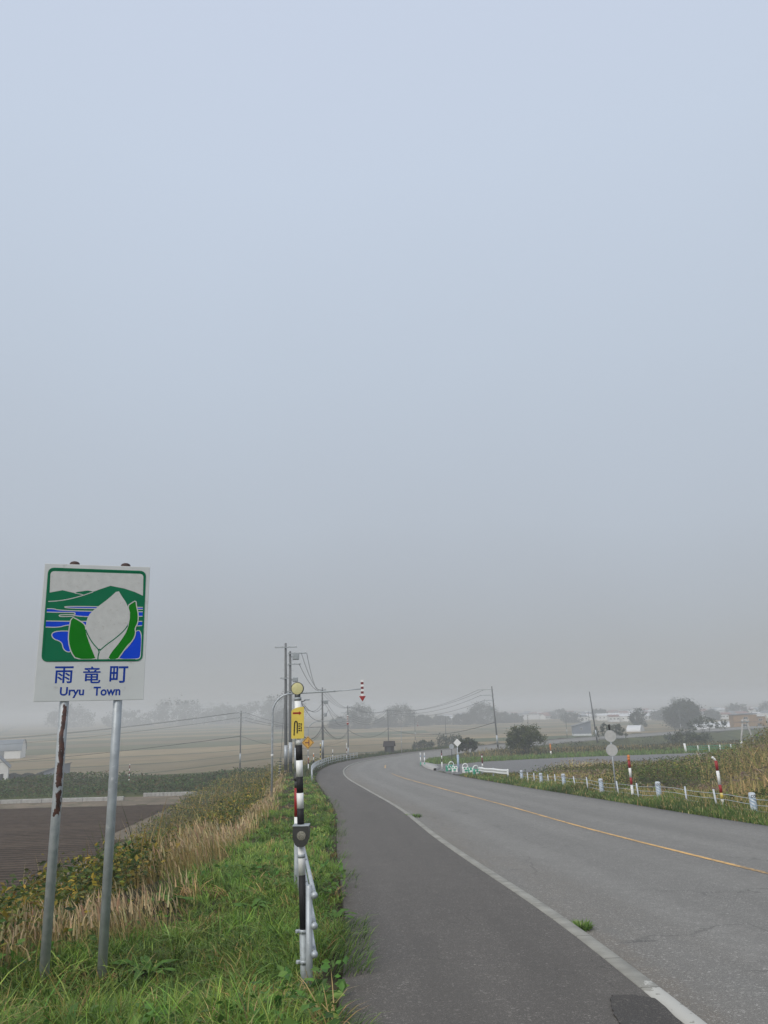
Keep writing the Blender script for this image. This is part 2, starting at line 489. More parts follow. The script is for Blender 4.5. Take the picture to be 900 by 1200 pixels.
def terrain_mat():
    m, nt, N, L, b = new_mat('ground_soil_and_fields')
    b.inputs['Roughness'].default_value = .95; b.inputs['Specular IOR Level'].default_value = .1
    g = N.new('ShaderNodeNewGeometry')
    at = N.new('ShaderNodeAttribute'); at.attribute_name = 'Col'
    sc_ = N.new('ShaderNodeSeparateColor'); L.new(at.outputs['Color'], sc_.inputs[0])

    def field(angle, wx, wy, seed):
        mp = N.new('ShaderNodeMapping'); mp.inputs['Rotation'].default_value = (0, 0, R(angle)); mp.inputs['Location'].default_value = (seed, seed * .7, 0)
        L.new(g.outputs['Position'], mp.inputs['Vector'])
        dv = N.new('ShaderNodeVectorMath'); dv.operation = 'DIVIDE'; dv.inputs[1].default_value = (wx, wy, 1); L.new(mp.outputs[0], dv.inputs[0])
        nz = N.new('ShaderNodeTexNoise'); nz.inputs['Scale'].default_value = .02; L.new(g.outputs['Position'], nz.inputs['Vector'])
        fl = N.new('ShaderNodeVectorMath'); fl.operation = 'FLOOR'; L.new(dv.outputs[0], fl.inputs[0])
        ml = N.new('ShaderNodeVectorMath'); ml.operation = 'MULTIPLY'; ml.inputs[1].default_value = (1, 1, 0); L.new(fl.outputs[0], ml.inputs[0])
        wh = N.new('ShaderNodeTexWhiteNoise'); wh.noise_dimensions = '3D'; L.new(ml.outputs[0], wh.inputs['Vector'])
        fr = N.new('ShaderNodeVectorMath'); fr.operation = 'FRACTION'; L.new(dv.outputs[0], fr.inputs[0])
        sx = N.new('ShaderNodeSeparateXYZ'); L.new(fr.outputs[0], sx.inputs[0])
        bx = N.new('ShaderNodeMath'); bx.operation = 'LESS_THAN'; bx.inputs[1].default_value = .025; L.new(sx.outputs['X'], bx.inputs[0])
        by = N.new('ShaderNodeMath'); by.operation = 'LESS_THAN'; by.inputs[1].default_value = .095; L.new(sx.outputs['Y'], by.inputs[0])
        mxm = N.new('ShaderNodeMath'); mxm.operation = 'MAXIMUM'; L.new(bx.outputs[0], mxm.inputs[0]); L.new(by.outputs[0], mxm.inputs[1])
        rp = N.new('ShaderNodeValToRGB'); rp.color_ramp.interpolation = 'CONSTANT'
        els = [(0, (.21, .16, .085)), (.3, (.17, .135, .075)), (.52, (.25, .19, .10)), (.78, (.105, .11, .052)), (.84, (.14, .122, .066)), (.94, (.065, .085, .035))]
        rp.color_ramp.elements[0].color = (*els[0][1], 1)
        rp.color_ramp.elements[1].position = els[1][0]; rp.color_ramp.elements[1].color = (*els[1][1], 1)
        for p, c in els[2:]:
            e = rp.color_ramp.elements.new(p); e.color = (*c, 1)
        L.new(wh.outputs['Value'], rp.inputs[0])
        mx = N.new('ShaderNodeMix'); mx.data_type = 'RGBA'; mx.inputs[7].default_value = (.035, .055, .02, 1)
        L.new(mxm.outputs[0], mx.inputs[0]); L.new(rp.outputs[0], mx.inputs[6])
        return mx.outputs[2]
    f1 = field(-24, 190, 44, 31)
    f2 = field(-14, 120, 34, 80)
    mxf = N.new('ShaderNodeMix'); mxf.data_type = 'RGBA'; L.new(sc_.outputs[2], mxf.inputs[0]); L.new(f1, mxf.inputs[6]); L.new(f2, mxf.inputs[7])
    n2 = N.new('ShaderNodeTexNoise'); n2.inputs['Scale'].default_value = .35; n2.inputs['Detail'].default_value = 8; L.new(g.outputs['Position'], n2.inputs['Vector'])
    gr = N.new('ShaderNodeValToRGB'); gr.color_ramp.elements[0].position = .3; gr.color_ramp.elements[0].color = (.04, .055, .02, 1)
    gr.color_ramp.elements[1].position = .7; gr.color_ramp.elements[1].color = (.10, .105, .04, 1); L.new(n2.outputs['Fac'], gr.inputs[0])
    m1 = N.new('ShaderNodeMix'); m1.data_type = 'RGBA'; L.new(sc_.outputs[0], m1.inputs[0]); L.new(mxf.outputs[2], m1.inputs[6]); L.new(gr.outputs[0], m1.inputs[7])
    n3 = N.new('ShaderNodeTexNoise'); n3.inputs['Scale'].default_value = 2.2; n3.inputs['Detail'].default_value = 8; L.new(g.outputs['Position'], n3.inputs['Vector'])
    sr = N.new('ShaderNodeValToRGB'); sr.color_ramp.elements[0].position = .3; sr.color_ramp.elements[0].color = (.03, .03, .014, 1)
    sr.color_ramp.elements[1].position = .7; sr.color_ramp.elements[1].color = (.075, .062, .035, 1); L.new(n3.outputs['Fac'], sr.inputs[0])
    m2 = N.new('ShaderNodeMix'); m2.data_type = 'RGBA'; L.new(sc_.outputs[1], m2.inputs[0]); L.new(m1.outputs[2], m2.inputs[6]); L.new(sr.outputs[0], m2.inputs[7])
    n4 = N.new('ShaderNodeTexNoise'); n4.inputs['Scale'].default_value = .12; n4.inputs['Detail'].default_value = 7; L.new(g.outputs['Position'], n4.inputs['Vector'])
    mr = N.new('ShaderNodeMapRange'); mr.inputs['From Min'].default_value = .3; mr.inputs['From Max'].default_value = .7; mr.inputs['To Min'].default_value = .8; mr.inputs['To Max'].default_value = 1.2
    L.new(n4.outputs['Fac'], mr.inputs['Value'])
    mm = N.new('ShaderNodeMix'); mm.data_type = 'RGBA'; mm.blend_type = 'MULTIPLY'; mm.inputs[0].default_value = 1; L.new(m2.outputs[2], mm.inputs[6]); L.new(mr.outputs[0], mm.inputs[7])
    L.new(mm.outputs[2], b.inputs['Base Color'])
    return m


gx = axis([(-2600, -700, 190), (-700, -200, 25), (-200, -60, 6), (-60, -22, 2), (-22, 20, .42), (20, 60, 1.5), (60, 250, 6), (250, 700, 25), (700, 2600, 190)])
gy = axis([(-700, -60, 80), (-60, 0, 5), (0, 110, .7), (110, 240, 2.5), (240, 500, 10), (500, 1000, 40), (1000, 3000, 200)])
GX, GY = np.meshgrid(gx, gy)
tz, toff, tyk = terrain_parts(GX.ravel(), GY.ravel())
gcol = np.zeros((len(tz), 3), np.float32)
xr, yr = GX.ravel(), GY.ravel()
# red: rough green ground; green: bare verge soil under the plants; blue: which set of fields
near = np.maximum(sstep(20, 14, np.abs(toff - 3)) * (toff < 3), (toff >= 3) * sstep(26, 18, toff))
band = (toff < 0) * sstep(74, 79, yr) * sstep(150, 112, yr) * (xr < -9)
brushR = (toff > 0) * (xr > 12) * sstep(112, 118, yr) * sstep(250, 200, yr) * sstep(140, 90, np.abs(xr - 60))
inner = (toff > 8.8) * sstep(40, 30, toff) * (yr > 90) * (yr < 260)
gcol[:, 0] = np.clip(np.maximum.reduce([near, band, brushR, inner]), 0, 1)
gcol[:, 1] = sstep(15, 11, -toff) * (toff < 0) + (toff > 8) * sstep(24, 20, toff) * (yr < 70)
gcol[:, 2] = (xr > 20)
ter = grid_mesh('terrain', GX, GY, tz.reshape(GX.shape), [terrain_mat()], gcol)
tag(ter, kind='structure')


def asphalt_mat(name, base, dark, speck, seedv, kind):
    m, nt, N, L, b = new_mat(name)
    b.inputs['Specular IOR Level'].default_value = .35
    uv = N.new('ShaderNodeUVMap'); uv.uv_map = 'UV'
    su = N.new('ShaderNodeSeparateXYZ'); L.new(uv.outputs[0], su.inputs[0])
    g = N.new('ShaderNodeNewGeometry')

    def math_(op, a, b_=0.0, cl=False):
        n = N.new('ShaderNodeMath'); n.operation = op; n.use_clamp = cl
        for k, v in ((0, a), (1, b_)):
            if isinstance(v, (int, float)): n.inputs[k].default_value = v
            else: L.new(v, n.inputs[k])
        return n.outputs[0]

    def noise(scale, det, vec, rough=.55):
        n = N.new('ShaderNodeTexNoise'); n.inputs['Scale'].default_value = scale; n.inputs['Detail'].default_value = det; n.inputs['Roughness'].default_value = rough
        L.new(vec, n.inputs['Vector']); return n.outputs['Fac']

    def rng_(v, a, b_, c=0.0, d=1.0):
        n = N.new('ShaderNodeMapRange'); n.inputs['From Min'].default_value = a; n.inputs['From Max'].default_value = b_
        n.inputs['To Min'].default_value = c; n.inputs['To Max'].default_value = d; L.new(v, n.inputs['Value']); return n.outputs[0]

    def mix(f, a, c, mode='MIX'):
        n = N.new('ShaderNodeMix'); n.data_type = 'RGBA'; n.blend_type = mode
        for k, v in ((0, f), (6, a), (7, c)):
            if isinstance(v, (int, float)): n.inputs[k].default_value = v
            elif isinstance(v, tuple): n.inputs[k].default_value = (*v, 1)
            else: L.new(v, n.inputs[k])
        return n.outputs[2]
    mpv = N.new('ShaderNodeMapping'); mpv.inputs['Scale'].default_value = (1.0, .09, 1); L.new(uv.outputs[0], mpv.inputs['Vector'])
    pos = g.outputs['Position']
    streak = noise(1.9, 5, mpv.outputs[0])
    blot = noise(.55, 6, pos)
    grit = noise(95, 2, pos, .8)
    grit2 = noise(30, 3, pos, .7)
    c = mix(rng_(streak, .32, .68), base, dark)
    c = mix(rng_(blot, .38, .62, 0, .7), c, tuple(x * .76 for x in base))
    if kind == 'road':
        # dust along the kerb, darker oily crown of each lane, dirty outer edge
        u = su.outputs['X']
        dust = math_('MULTIPLY', rng_(u, .15, 1.5, 1, 0), rng_(noise(.9, 6, mpv.outputs[0]), .35, .6))
        c = mix(math_('MULTIPLY', dust, .85), c, (.19, .15, .105))
        wp = math_('SINE', math_('MULTIPLY', math_('SUBTRACT', u, 1.1), 3.3))
        c = mix(math_('MULTIPLY', rng_(wp, -.2, 1), .38), c, tuple(x * 1.35 for x in base))
        # lengthwise seams and a few ragged cross cracks
        wob = noise(.8, 4, pos)
        for su_, wd_ in ((2.05, .012), (5.9, .010), (7.2, .014)):
            dd = math_('ABSOLUTE', math_('SUBTRACT', math_('ADD', u, math_('MULTIPLY', math_('SUBTRACT', wob, .5), .22)), su_))
            c = mix(math_('MULTIPLY', math_('LESS_THAN', dd, wd_), rng_(noise(.45, 3, pos), .48, .56, 0, .65)), c, (.03, .028, .025))
        vx = N.new('ShaderNodeTexVoronoi'); vx.feature = 'DISTANCE_TO_EDGE'; vx.inputs['Scale'].default_value = .28
        wx = N.new('ShaderNodeTexNoise'); wx.inputs['Scale'].default_value = 1.2; wx.inputs['Detail'].default_value = 5; L.new(pos, wx.inputs['Vector'])
        ax = N.new('ShaderNodeVectorMath'); ax.operation = 'ADD'; L.new(pos, ax.inputs[0]); L.new(wx.outputs['Color'], ax.inputs[1]); L.new(ax.outputs[0], vx.inputs['Vector'])
        c = mix(math_('MULTIPLY', math_('LESS_THAN', vx.outputs['Distance'], .006), rng_(noise(.35, 3, pos), .5, .56, 0, .6)), c, (.04, .037, .033))
        edge = math_('MULTIPLY', rng_(u, 8.0, 8.8), rng_(blot, .3, .6, .5, 1))
        c = mix(edge, c, (.05, .042, .034))
        mark = N.new('ShaderNodeTexNoise'); mark.inputs['Scale'].default_value = 1.1; mark.inputs['Detail'].default_value = 2
        mp2 = N.new('ShaderNodeMapping'); mp2.inputs['Scale'].default_value = (1.1, 3.4, 1); L.new(uv.outputs[0], mp2.inputs['Vector']); L.new(mp2.outputs[0], mark.inputs['Vector'])
        c = mix(rng_(mark.outputs['Fac'], .70, .74, 0, .75), c, (.035, .034, .032))
    if kind == 'path':
        u = su.outputs['X']
        ed = math_('MULTIPLY', rng_(u, -2.1, -2.5), rng_(noise(2.5, 6, pos), .4, .6))
        c = mix(math_('MULTIPLY', ed, .8), c, (.07, .055, .038))
        # crazing beside the kerb
        vo = N.new('ShaderNodeTexVoronoi'); vo.feature = 'DISTANCE_TO_EDGE'; vo.inputs['Scale'].default_value = 13; L.new(pos, vo.inputs['Vector'])
        crack = math_('LESS_THAN', vo.outputs['Distance'], .035)
        near_ = math_('MULTIPLY', rng_(u, -.42, -.2), rng_(noise(1.3, 3, pos), .5, .56))
        c = mix(math_('MULTIPLY', math_('MULTIPLY', crack, near_), .7), c, (.016, .015, .014))
        vo2 = N.new('ShaderNodeTexVoronoi'); vo2.feature = 'DISTANCE_TO_EDGE'; vo2.inputs['Scale'].default_value = .33
        wr = N.new('ShaderNodeTexNoise'); wr.inputs['Scale'].default_value = 1.5; L.new(pos, wr.inputs['Vector'])
        av = N.new('ShaderNodeVectorMath'); av.operation = 'ADD'; L.new(pos, av.inputs[0]); L.new(wr.outputs['Color'], av.inputs[1])
        L.new(av.outputs[0], vo2.inputs['Vector'])
        c = mix(math_('MULTIPLY', math_('LESS_THAN', vo2.outputs['Distance'], .004), .35), c, (.02, .018, .016))
    c = mix(rng_(grit, .40, .60, 0, .75), c, tuple(x * .45 for x in base))
    grit3 = noise(48, 2, pos, .8)
    c = mix(rng_(grit3, .52, .66, 0, .6), c, tuple(x * .5 for x in base))
    c = mix(rng_(grit2, .57, .67, 0, .75), c, speck)
    grit4 = noise(140, 1, pos, .6)
    c = mix(rng_(grit4, .60, .68, 0, .8), c, speck)
    blot2 = noise(4.5, 5, pos)
    c = mix(rng_(blot2, .38, .62, 0, .4), c, tuple(x * .68 for x in base))
    blot3 = noise(.9, 3, mpv.outputs[0])
    c = mix(rng_(blot3, .52, .70, 0, .5 if kind == 'path' else .25), c, tuple(x * .58 for x in base))
    L.new(c, b.inputs['Base Color'])
    L.new(rng_(grit2, .3, .7, .72, .95), b.inputs['Roughness'])
    bp = N.new('ShaderNodeBump'); bp.inputs['Strength'].default_value = .35; bp.inputs['Distance'].default_value = .006
    L.new(grit, bp.inputs['Height']); L.new(bp.outputs['Normal'], b.inputs['Normal'])
    return m


def kerb_mat():
    m, nt, N, L, b = new_mat('kerb_concrete')
    uv = N.new('ShaderNodeUVMap'); uv.uv_map = 'UV'
    su = N.new('ShaderNodeSeparateXYZ'); L.new(uv.outputs[0], su.inputs[0])
    g = N.new('ShaderNodeNewGeometry')
    n1 = N.new('ShaderNodeTexNoise'); n1.inputs['Scale'].default_value = 3; n1.inputs['Detail'].default_value = 9; n1.inputs['Roughness'].default_value = .6; L.new(g.outputs['Position'], n1.inputs['Vector'])
    rp = N.new('ShaderNodeValToRGB'); rp.color_ramp.elements[0].position = .3; rp.color_ramp.elements[0].color = (.20, .195, .172, 1)
    rp.color_ramp.elements[1].position = .72; rp.color_ramp.elements[1].color = (.35, .34, .30, 1); L.new(n1.outputs['Fac'], rp.inputs[0])
    # flaked white paint on the nearest stones
    md = N.new('ShaderNodeMath'); md.operation = 'MULTIPLY_ADD'; md.inputs[1].default_value = 1.6; L.new(n1.outputs['Fac'], md.inputs[0]); L.new(su.outputs['Y'], md.inputs[2])
    lt = N.new('ShaderNodeMath'); lt.operation = 'LESS_THAN'; lt.inputs[1].default_value = KERB_PAINT_V; L.new(md.outputs[0], lt.inputs[0])
    n2 = N.new('ShaderNodeTexNoise'); n2.inputs['Scale'].default_value = 9; n2.inputs['Detail'].default_value = 8; L.new(g.outputs['Position'], n2.inputs['Vector'])
    g2 = N.new('ShaderNodeMath'); g2.operation = 'LESS_THAN'; g2.inputs[1].default_value = .62; L.new(n2.outputs['Fac'], g2.inputs[0])
    mu = N.new('ShaderNodeMath'); mu.operation = 'MULTIPLY'; L.new(lt.outputs[0], mu.inputs[0]); L.new(g2.outputs[0], mu.inputs[1])
    mx = N.new('ShaderNodeMix'); mx.data_type = 'RGBA'; mx.inputs[7].default_value = (.46, .45, .41, 1); L.new(mu.outputs[0], mx.inputs[0]); L.new(rp.outputs[0], mx.inputs[6])
    # joints between the stones
    fr = N.new('ShaderNodeMath'); fr.operation = 'FRACT'; L.new(su.outputs['Y'], fr.inputs[0])
    jl = N.new('ShaderNodeMath'); jl.operation = 'LESS_THAN'; jl.inputs[1].default_value = .014; L.new(fr.outputs[0], jl.inputs[0])
    m2 = N.new('ShaderNodeMix'); m2.data_type = 'RGBA'; m2.inputs[7].default_value = (.09, .082, .07, 1); L.new(jl.outputs[0], m2.inputs[0]); L.new(mx.outputs[2], m2.inputs[6])
    L.new(m2.outputs[2], b.inputs['Base Color']); b.inputs['Roughness'].default_value = .9
    bp = N.new('ShaderNodeBump'); bp.inputs['Strength'].default_value = .3; bp.inputs['Distance'].default_value = .008; L.new(n2.outputs['Fac'], bp.inputs['Height']); L.new(bp.outputs[0], b.inputs['Normal'])
    return m


_arc = np.concatenate([[0], np.cumsum(np.linalg.norm(np.diff(KERB, axis=0), axis=1))])


def kerb_index(y):
    return float(np.interp(y, KERB[:, 1], np.arange(len(KERB))))


def fine_kerb(s0, s1, step):
    """points and normals along the kerb between two kerb-line y values"""
    i = np.arange(kerb_index(s0), kerb_index(s1), step)
    ii = np.arange(len(KERB))
    P = np.stack([np.interp(i, ii, KERB[:, 0]), np.interp(i, ii, KERB[:, 1])], 1)
    n = np.stack([np.interp(i, ii, KN[:, 0]), np.interp(i, ii, KN[:, 1])], 1)
    n /= np.linalg.norm(n, axis=1)[:, None]
    return P, n, np.interp(i, ii, _arc)


KERB_PAINT_V = float(np.interp(kerb_index(7.0), np.arange(len(KERB)), _arc)) + .8


def ribbon(name, prof, m, s0=-38, s1=430, step=.5):
    """prof: list of (offset, height above the road profile)"""
    P, n, a = fine_kerb(s0, s1, step)
    z = road_z(P[:, 1])
    X = np.stack([P[:, 0] + n[:, 0] * o for o, _ in prof], 1)
    Y = np.stack([P[:, 1] + n[:, 1] * o for o, _ in prof], 1)
    Z = np.stack([z + h for _, h in prof], 1)
    uv = np.stack([np.repeat(np.array([[o for o, _ in prof]]), len(P), 0), np.repeat(a[:, None], len(prof), 1)], -1).reshape(-1, 2)
    return tag(grid_mesh(name, X, Y, Z, [m], None, uv), kind='structure')


m_path = asphalt_mat('path_asphalt', (.138, .125, .110), (.094, .085, .075), (.31, .285, .255), 1, 'path')
m_road = asphalt_mat('road_asphalt', (.238, .228, .208), (.178, .170, .155), (.50, .48, .44), 2, 'road')
m_lot = asphalt_mat('car_park_asphalt', (.20, .195, .19), (.17, .165, .16), (.3, .3, .29), 3, 'lot')
ribbon('footpath', [(-SW - .02, -.3), (-SW, -.012)] + [(-SW + k * .3, .012 * math.sin(k / 8 * math.pi)) for k in range(1, 8)] + [(-.115, 0.0)], m_path)
ribbon('kerb', [(-.112, -.05), (-.108, .006), (.04, .006), (.062, -.008), (.075, -.12)], kerb_mat())
ribbon('road', [(.072, -.078)] + [(k, -.078 + .03 * math.sin(math.pi * k / RW)) for k in np.linspace(.6, RW - .4, 14)] + [(RW, -.085), (RW + .04, -.3)], m_road)


def paint_mat(name, color, wear_lo, wear_hi):
    m, nt, N, L, b = new_mat(name)
    g = N.new('ShaderNodeNewGeometry')
    n1 = N.new('ShaderNodeTexNoise'); n1.inputs['Scale'].default_value = 9; n1.inputs['Detail'].default_value = 8; n1.inputs['Roughness'].default_value = .7; L.new(g.outputs['Position'], n1.inputs['Vector'])
    n2 = N.new('ShaderNodeTexNoise'); n2.inputs['Scale'].default_value = .6; n2.inputs['Detail'].default_value = 3; L.new(g.outputs['Position'], n2.inputs['Vector'])
    av = N.new('ShaderNodeMath'); av.operation = 'MULTIPLY_ADD'; av.inputs[1].default_value = .6; L.new(n2.outputs['Fac'], av.inputs[0]); L.new(n1.outputs['Fac'], av.inputs[2])
    mr = N.new('ShaderNodeMapRange'); mr.inputs['From Min'].default_value = wear_lo; mr.inputs['From Max'].default_value = wear_hi; L.new(av.outputs[0], mr.inputs['Value'])
    mx = N.new('ShaderNodeMix'); mx.data_type = 'RGBA'; mx.inputs[6].default_value = (*color, 1); mx.inputs[7].default_value = (.13, .115, .095, 1)
    L.new(mr.outputs[0], mx.inputs[0]); L.new(mx.outputs[2], b.inputs['Base Color']); b.inputs['Roughness'].default_value = .8
    return m


def crown_z(o):
    return -.078 + .03 * math.sin(math.pi * min(max(o, 0), RW) / RW)


ym = paint_mat('worn_yellow_paint', (.72, .43, .15), .70, .98)
ribbon('centre_line', [(4.18, crown_z(4.18) + .006), (4.29, crown_z(4.29) + .006)], ym, -30, 73)
ribbon('centre_line', [(4.3, crown_z(4.3) + .006), (4.45, crown_z(4.45) + .006)], ym, 88, 96)


def drape(name, outline, m, lift, step=1.0):
    """a sheet over the terrain inside an outline"""
    o = np.array(outline, float)
    x0, y0 = o.min(0); x1, y1 = o.max(0)
    X, Y = np.meshgrid(np.arange(x0, x1 + step, step), np.arange(y0, y1 + step, step))
    def inside(px, py):
        r = np.zeros(px.shape, bool); n = len(o)
        for i in range(n):
            a, b_ = o[i], o[(i + 1) % n]
            c = ((a[1] > py) != (b_[1] > py)) & (px < (b_[0] - a[0]) * (py - a[1]) / (b_[1] - a[1] + 1e-12) + a[0])
            r ^= c
        return r
    cx = (X[:-1, :-1] + X[1:, 1:]) / 2; cy_ = (Y[:-1, :-1] + Y[1:, 1:]) / 2
    Z = ground(X.ravel(), Y.ravel()).reshape(X.shape) + lift
    uv = np.stack([X.ravel(), Y.ravel()], 1)
    return tag(grid_mesh(name, X, Y, Z, [m], None, uv, True, inside(cx, cy_)), kind='structure')


# paved area on the right, entered across the carriageway edge
mouth, mn, _ = fine_kerb(66, 93, 3)
lot_near = [tuple(p + n * (RW - .05)) for p, n in zip(mouth, mn)]
LOT = lot_near + [(7, 98), (12, 105), (20, 110), (28, 113), (44, 116), (62, 118), (62, 86), (30, 79), (16, 73)]
drape('car_park', LOT, m_lot, .05, .5)
# concrete kerb island at the far side of the mouth
isl, inn, _ = fine_kerb(78, 99, .5)
wd = np.interp(np.linspace(0, 1, len(isl)), [0, .15, .6, 1], [.25, .9, 1.4, .5])
ix = np.stack([isl + inn * (RW - .25), isl + inn * (RW - .2), isl + inn * (RW - .2 + wd[:, None]), isl + inn * (RW - .15 + wd[:, None])], 1)
iz = road_z(isl[:, 1])[:, None] + np.array([[-.2, .12, .12, -.2]])
tag(grid_mesh('kerb_island', ix[..., 0], ix[..., 1], iz, [M['concrete']]), kind='structure')


def plough_mat():
    m, nt, N, L, b = new_mat('ploughed_soil')
    g = N.new('ShaderNodeNewGeometry')
    mp = N.new('ShaderNodeMapping'); mp.inputs['Rotation'].default_value = (0, 0, R(-4)); L.new(g.outputs['Position'], mp.inputs['Vector'])
    wv = N.new('ShaderNodeTexWave'); wv.bands_direction = 'Y'; wv.inputs['Scale'].default_value = .42; wv.inputs['Distortion'].default_value = 1.2; wv.inputs['Detail'].default_value = 3; wv.inputs['Detail Scale'].default_value = 1.5
    L.new(mp.outputs[0], wv.inputs['Vector'])
    n1 = N.new('ShaderNodeTexNoise'); n1.inputs['Scale'].default_value = 1.6; n1.inputs['Detail'].default_value = 9; n1.inputs['Roughness'].default_value = .7; L.new(g.outputs['Position'], n1.inputs['Vector'])
    st = N.new('ShaderNodeMapping'); st.inputs['Scale'].default_value = (.03, .45, 1); L.new(mp.outputs[0], st.inputs['Vector'])
    n2 = N.new('ShaderNodeTexNoise'); n2.inputs['Scale'].default_value = 1; n2.inputs['Detail'].default_value = 4; L.new(st.outputs[0], n2.inputs['Vector'])
    a1 = N.new('ShaderNodeMath'); a1.operation = 'MULTIPLY_ADD'; a1.inputs[1].default_value = .45; L.new(wv.outputs['Fac'], a1.inputs[0]); L.new(n1.outputs['Fac'], a1.inputs[2])
    a2 = N.new('ShaderNodeMath'); a2.operation = 'MULTIPLY_ADD'; a2.inputs[1].default_value = .7; L.new(n2.outputs['Fac'], a2.inputs[0]); L.new(a1.outputs[0], a2.inputs[2])
    rp = N.new('ShaderNodeValToRGB'); rp.color_ramp.elements[0].position = .6; rp.color_ramp.elements[0].color = (.034, .024, .017, 1)
    rp.color_ramp.elements[1].position = 1.0; rp.color_ramp.elements[1].color = (.105, .078, .058, 1)
    dv = N.new('ShaderNodeMath'); dv.operation = 'DIVIDE'; dv.inputs[1].default_value = 1.35; L.new(a2.outputs[0], dv.inputs[0]); L.new(dv.outputs[0], rp.inputs[0])
    L.new(rp.outputs[0], b.inputs['Base Color']); b.inputs['Roughness'].default_value = 1; b.inputs['Specular IOR Level'].default_value = .05
    bp = N.new('ShaderNodeBump'); bp.inputs['Strength'].default_value = .8; bp.inputs['Distance'].default_value = .15; L.new(a1.outputs[0], bp.inputs['Height']); L.new(bp.outputs[0], b.inputs['Normal'])
    return m


m_track = mat('dry_track_soil', (.16, .125, .085), .95, 0, .3, .5, dirt=(.09, .085, .045), dirt_amt=.35)
m_track2 = mat('trodden_field_margin', (.12, .10, .07), .95, 0, .3, .4, dirt=(.07, .08, .035), dirt_amt=.4)
foot, fn, _ = fine_kerb(2, 78, 4)
foot_l = [tuple(p - n * 16.6) for p, n in zip(foot, fn)]
drape('ploughed_field', foot_l + [(-20, 76.5), (-130, 72), (-150, -10), (-18, -10)], plough_mat(), .06, 2.0)
drape('farm_track', [tuple(p - n * 13.0) for p, n in zip(foot, fn)] + [(-16, 84), (-150, 80), (-150, 70)] + [tuple(p - n * 18.2) for p, n in zip(foot[::-1], fn[::-1])], m_track, .03, 1.0)


# low concrete channel wall beyond the ploughed field, in two lengths
def channel_wall(x0, x1, y, label):
    b_ = MB()
    n = 24
    top = [(x0 + (x1 - x0) * i / n, y + .02 * (x0 + (x1 - x0) * i / n), FIELD_Z - .3) for i in range(n + 1)]
    for a, c in zip(top[:-1], top[1:]):
        mx_, my = (a[0] + c[0]) / 2, (a[1] + c[1]) / 2
        b_.box((mx_, my, FIELD_Z - .12), (abs(c[0] - a[0]) - .02, .28, 1.0), bevel=.02)
    o = b_.build('channel_wall', M['concrete'])
    tag(o, label, 'wall', 'concrete channel walls beyond the ploughed field')


channel_wall(-75, -26.6, 81.5, 'long pale concrete channel wall behind the two sign posts, at the far edge of the brown field')
channel_wall(-25.6, -15.5, 84.5, 'shorter pale concrete channel wall between the brown field and the shrubs, right of the sign')

# the fog over the plain
hm = bpy.data.materials.new('fog'); hm.use_nodes = True
hn, hl = hm.node_tree.nodes, hm.node_tree.links
hn.clear()
pv = hn.new('ShaderNodeVolumePrincipled'); pv.inputs['Color'].default_value = (.88, .89, .90, 1); pv.inputs['Density'].default_value = .0016; pv.inputs['Anisotropy'].default_value = .1
ho = hn.new('ShaderNodeOutputMaterial'); hl.new(pv.outputs[0], ho.inputs['Volume'])
hb = MB().box((0, 1150, -1.4), (5400, 3900, 24)).build('haze', hm)
tag(hb, kind='stuff')

# ------------------------------------------------------------------ plants
def blades(P, h, w, az, lean, col, segs=3, tipcol=None):
    """tapered bent blades; returns vertices, colours and face arrays"""
    N_ = len(P)
    t = np.linspace(0, 1, segs + 1)
    d = np.stack([np.cos(az), np.sin(az), np.zeros(N_)], 1)
    fa = az + math.pi / 2 + rng.normal(0, .6, N_)
    s = np.stack([np.cos(fa), np.sin(fa), np.zeros(N_)], 1)
    nv = segs * 2 + 1
    V = np.empty((N_, nv, 3), np.float32); C = np.empty((N_, nv, 3), np.float32)
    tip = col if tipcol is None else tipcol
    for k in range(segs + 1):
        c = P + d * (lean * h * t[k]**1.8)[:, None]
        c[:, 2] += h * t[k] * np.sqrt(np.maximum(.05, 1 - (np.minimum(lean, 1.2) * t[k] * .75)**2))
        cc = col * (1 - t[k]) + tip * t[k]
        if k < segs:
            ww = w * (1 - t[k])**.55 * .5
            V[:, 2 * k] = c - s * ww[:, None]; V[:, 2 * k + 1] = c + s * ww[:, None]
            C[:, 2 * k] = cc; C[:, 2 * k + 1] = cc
        else:
            V[:, 2 * k] = c; C[:, 2 * k] = cc
    base = (np.arange(N_) * nv)[:, None]
    lp = []
    for k in range(segs - 1):
        lp.append(base + np.array([2 * k, 2 * k + 1, 2 * k + 3, 2 * k + 2]))
    quads = np.concatenate(lp, 0) if lp else np.zeros((0, 4), int)
    tris = base + np.array([2 * segs - 2, 2 * segs - 1, 2 * segs])
    return V.reshape(-1, 3), C.reshape(-1, 3), quads, tris


def leaves(P, size, col, upbias=.5, asp=.55):
    """one folded diamond (two triangles as a quad) per leaf"""
    N_ = len(P)
    a = rng.normal(0, 1, (N_, 3)); a[:, 2] *= .6; a /= np.linalg.norm(a, axis=1)[:, None]
    nrm = rng.normal(0, 1, (N_, 3)); nrm[:, 2] += upbias * 2; 
    b_ = np.cross(nrm, a); b_ /= np.linalg.norm(b_, axis=1)[:, None] + 1e-9
    L_ = size[:, None]
    V = np.empty((N_, 4, 3), np.float32)
    up = np.cross(a, b_)
    V[:, 0] = P - a * L_ * .5
    V[:, 1] = P + b_ * L_ * asp * .5 + up * L_ * .08
    V[:, 2] = P + a * L_ * .5
    V[:, 3] = P - b_ * L_ * asp * .5 + up * L_ * .08
    q = (np.arange(N_) * 4)[:, None] + np.arange(4)
    return V.reshape(-1, 3), np.repeat(col, 4, 0), q, np.zeros((0, 3), int)


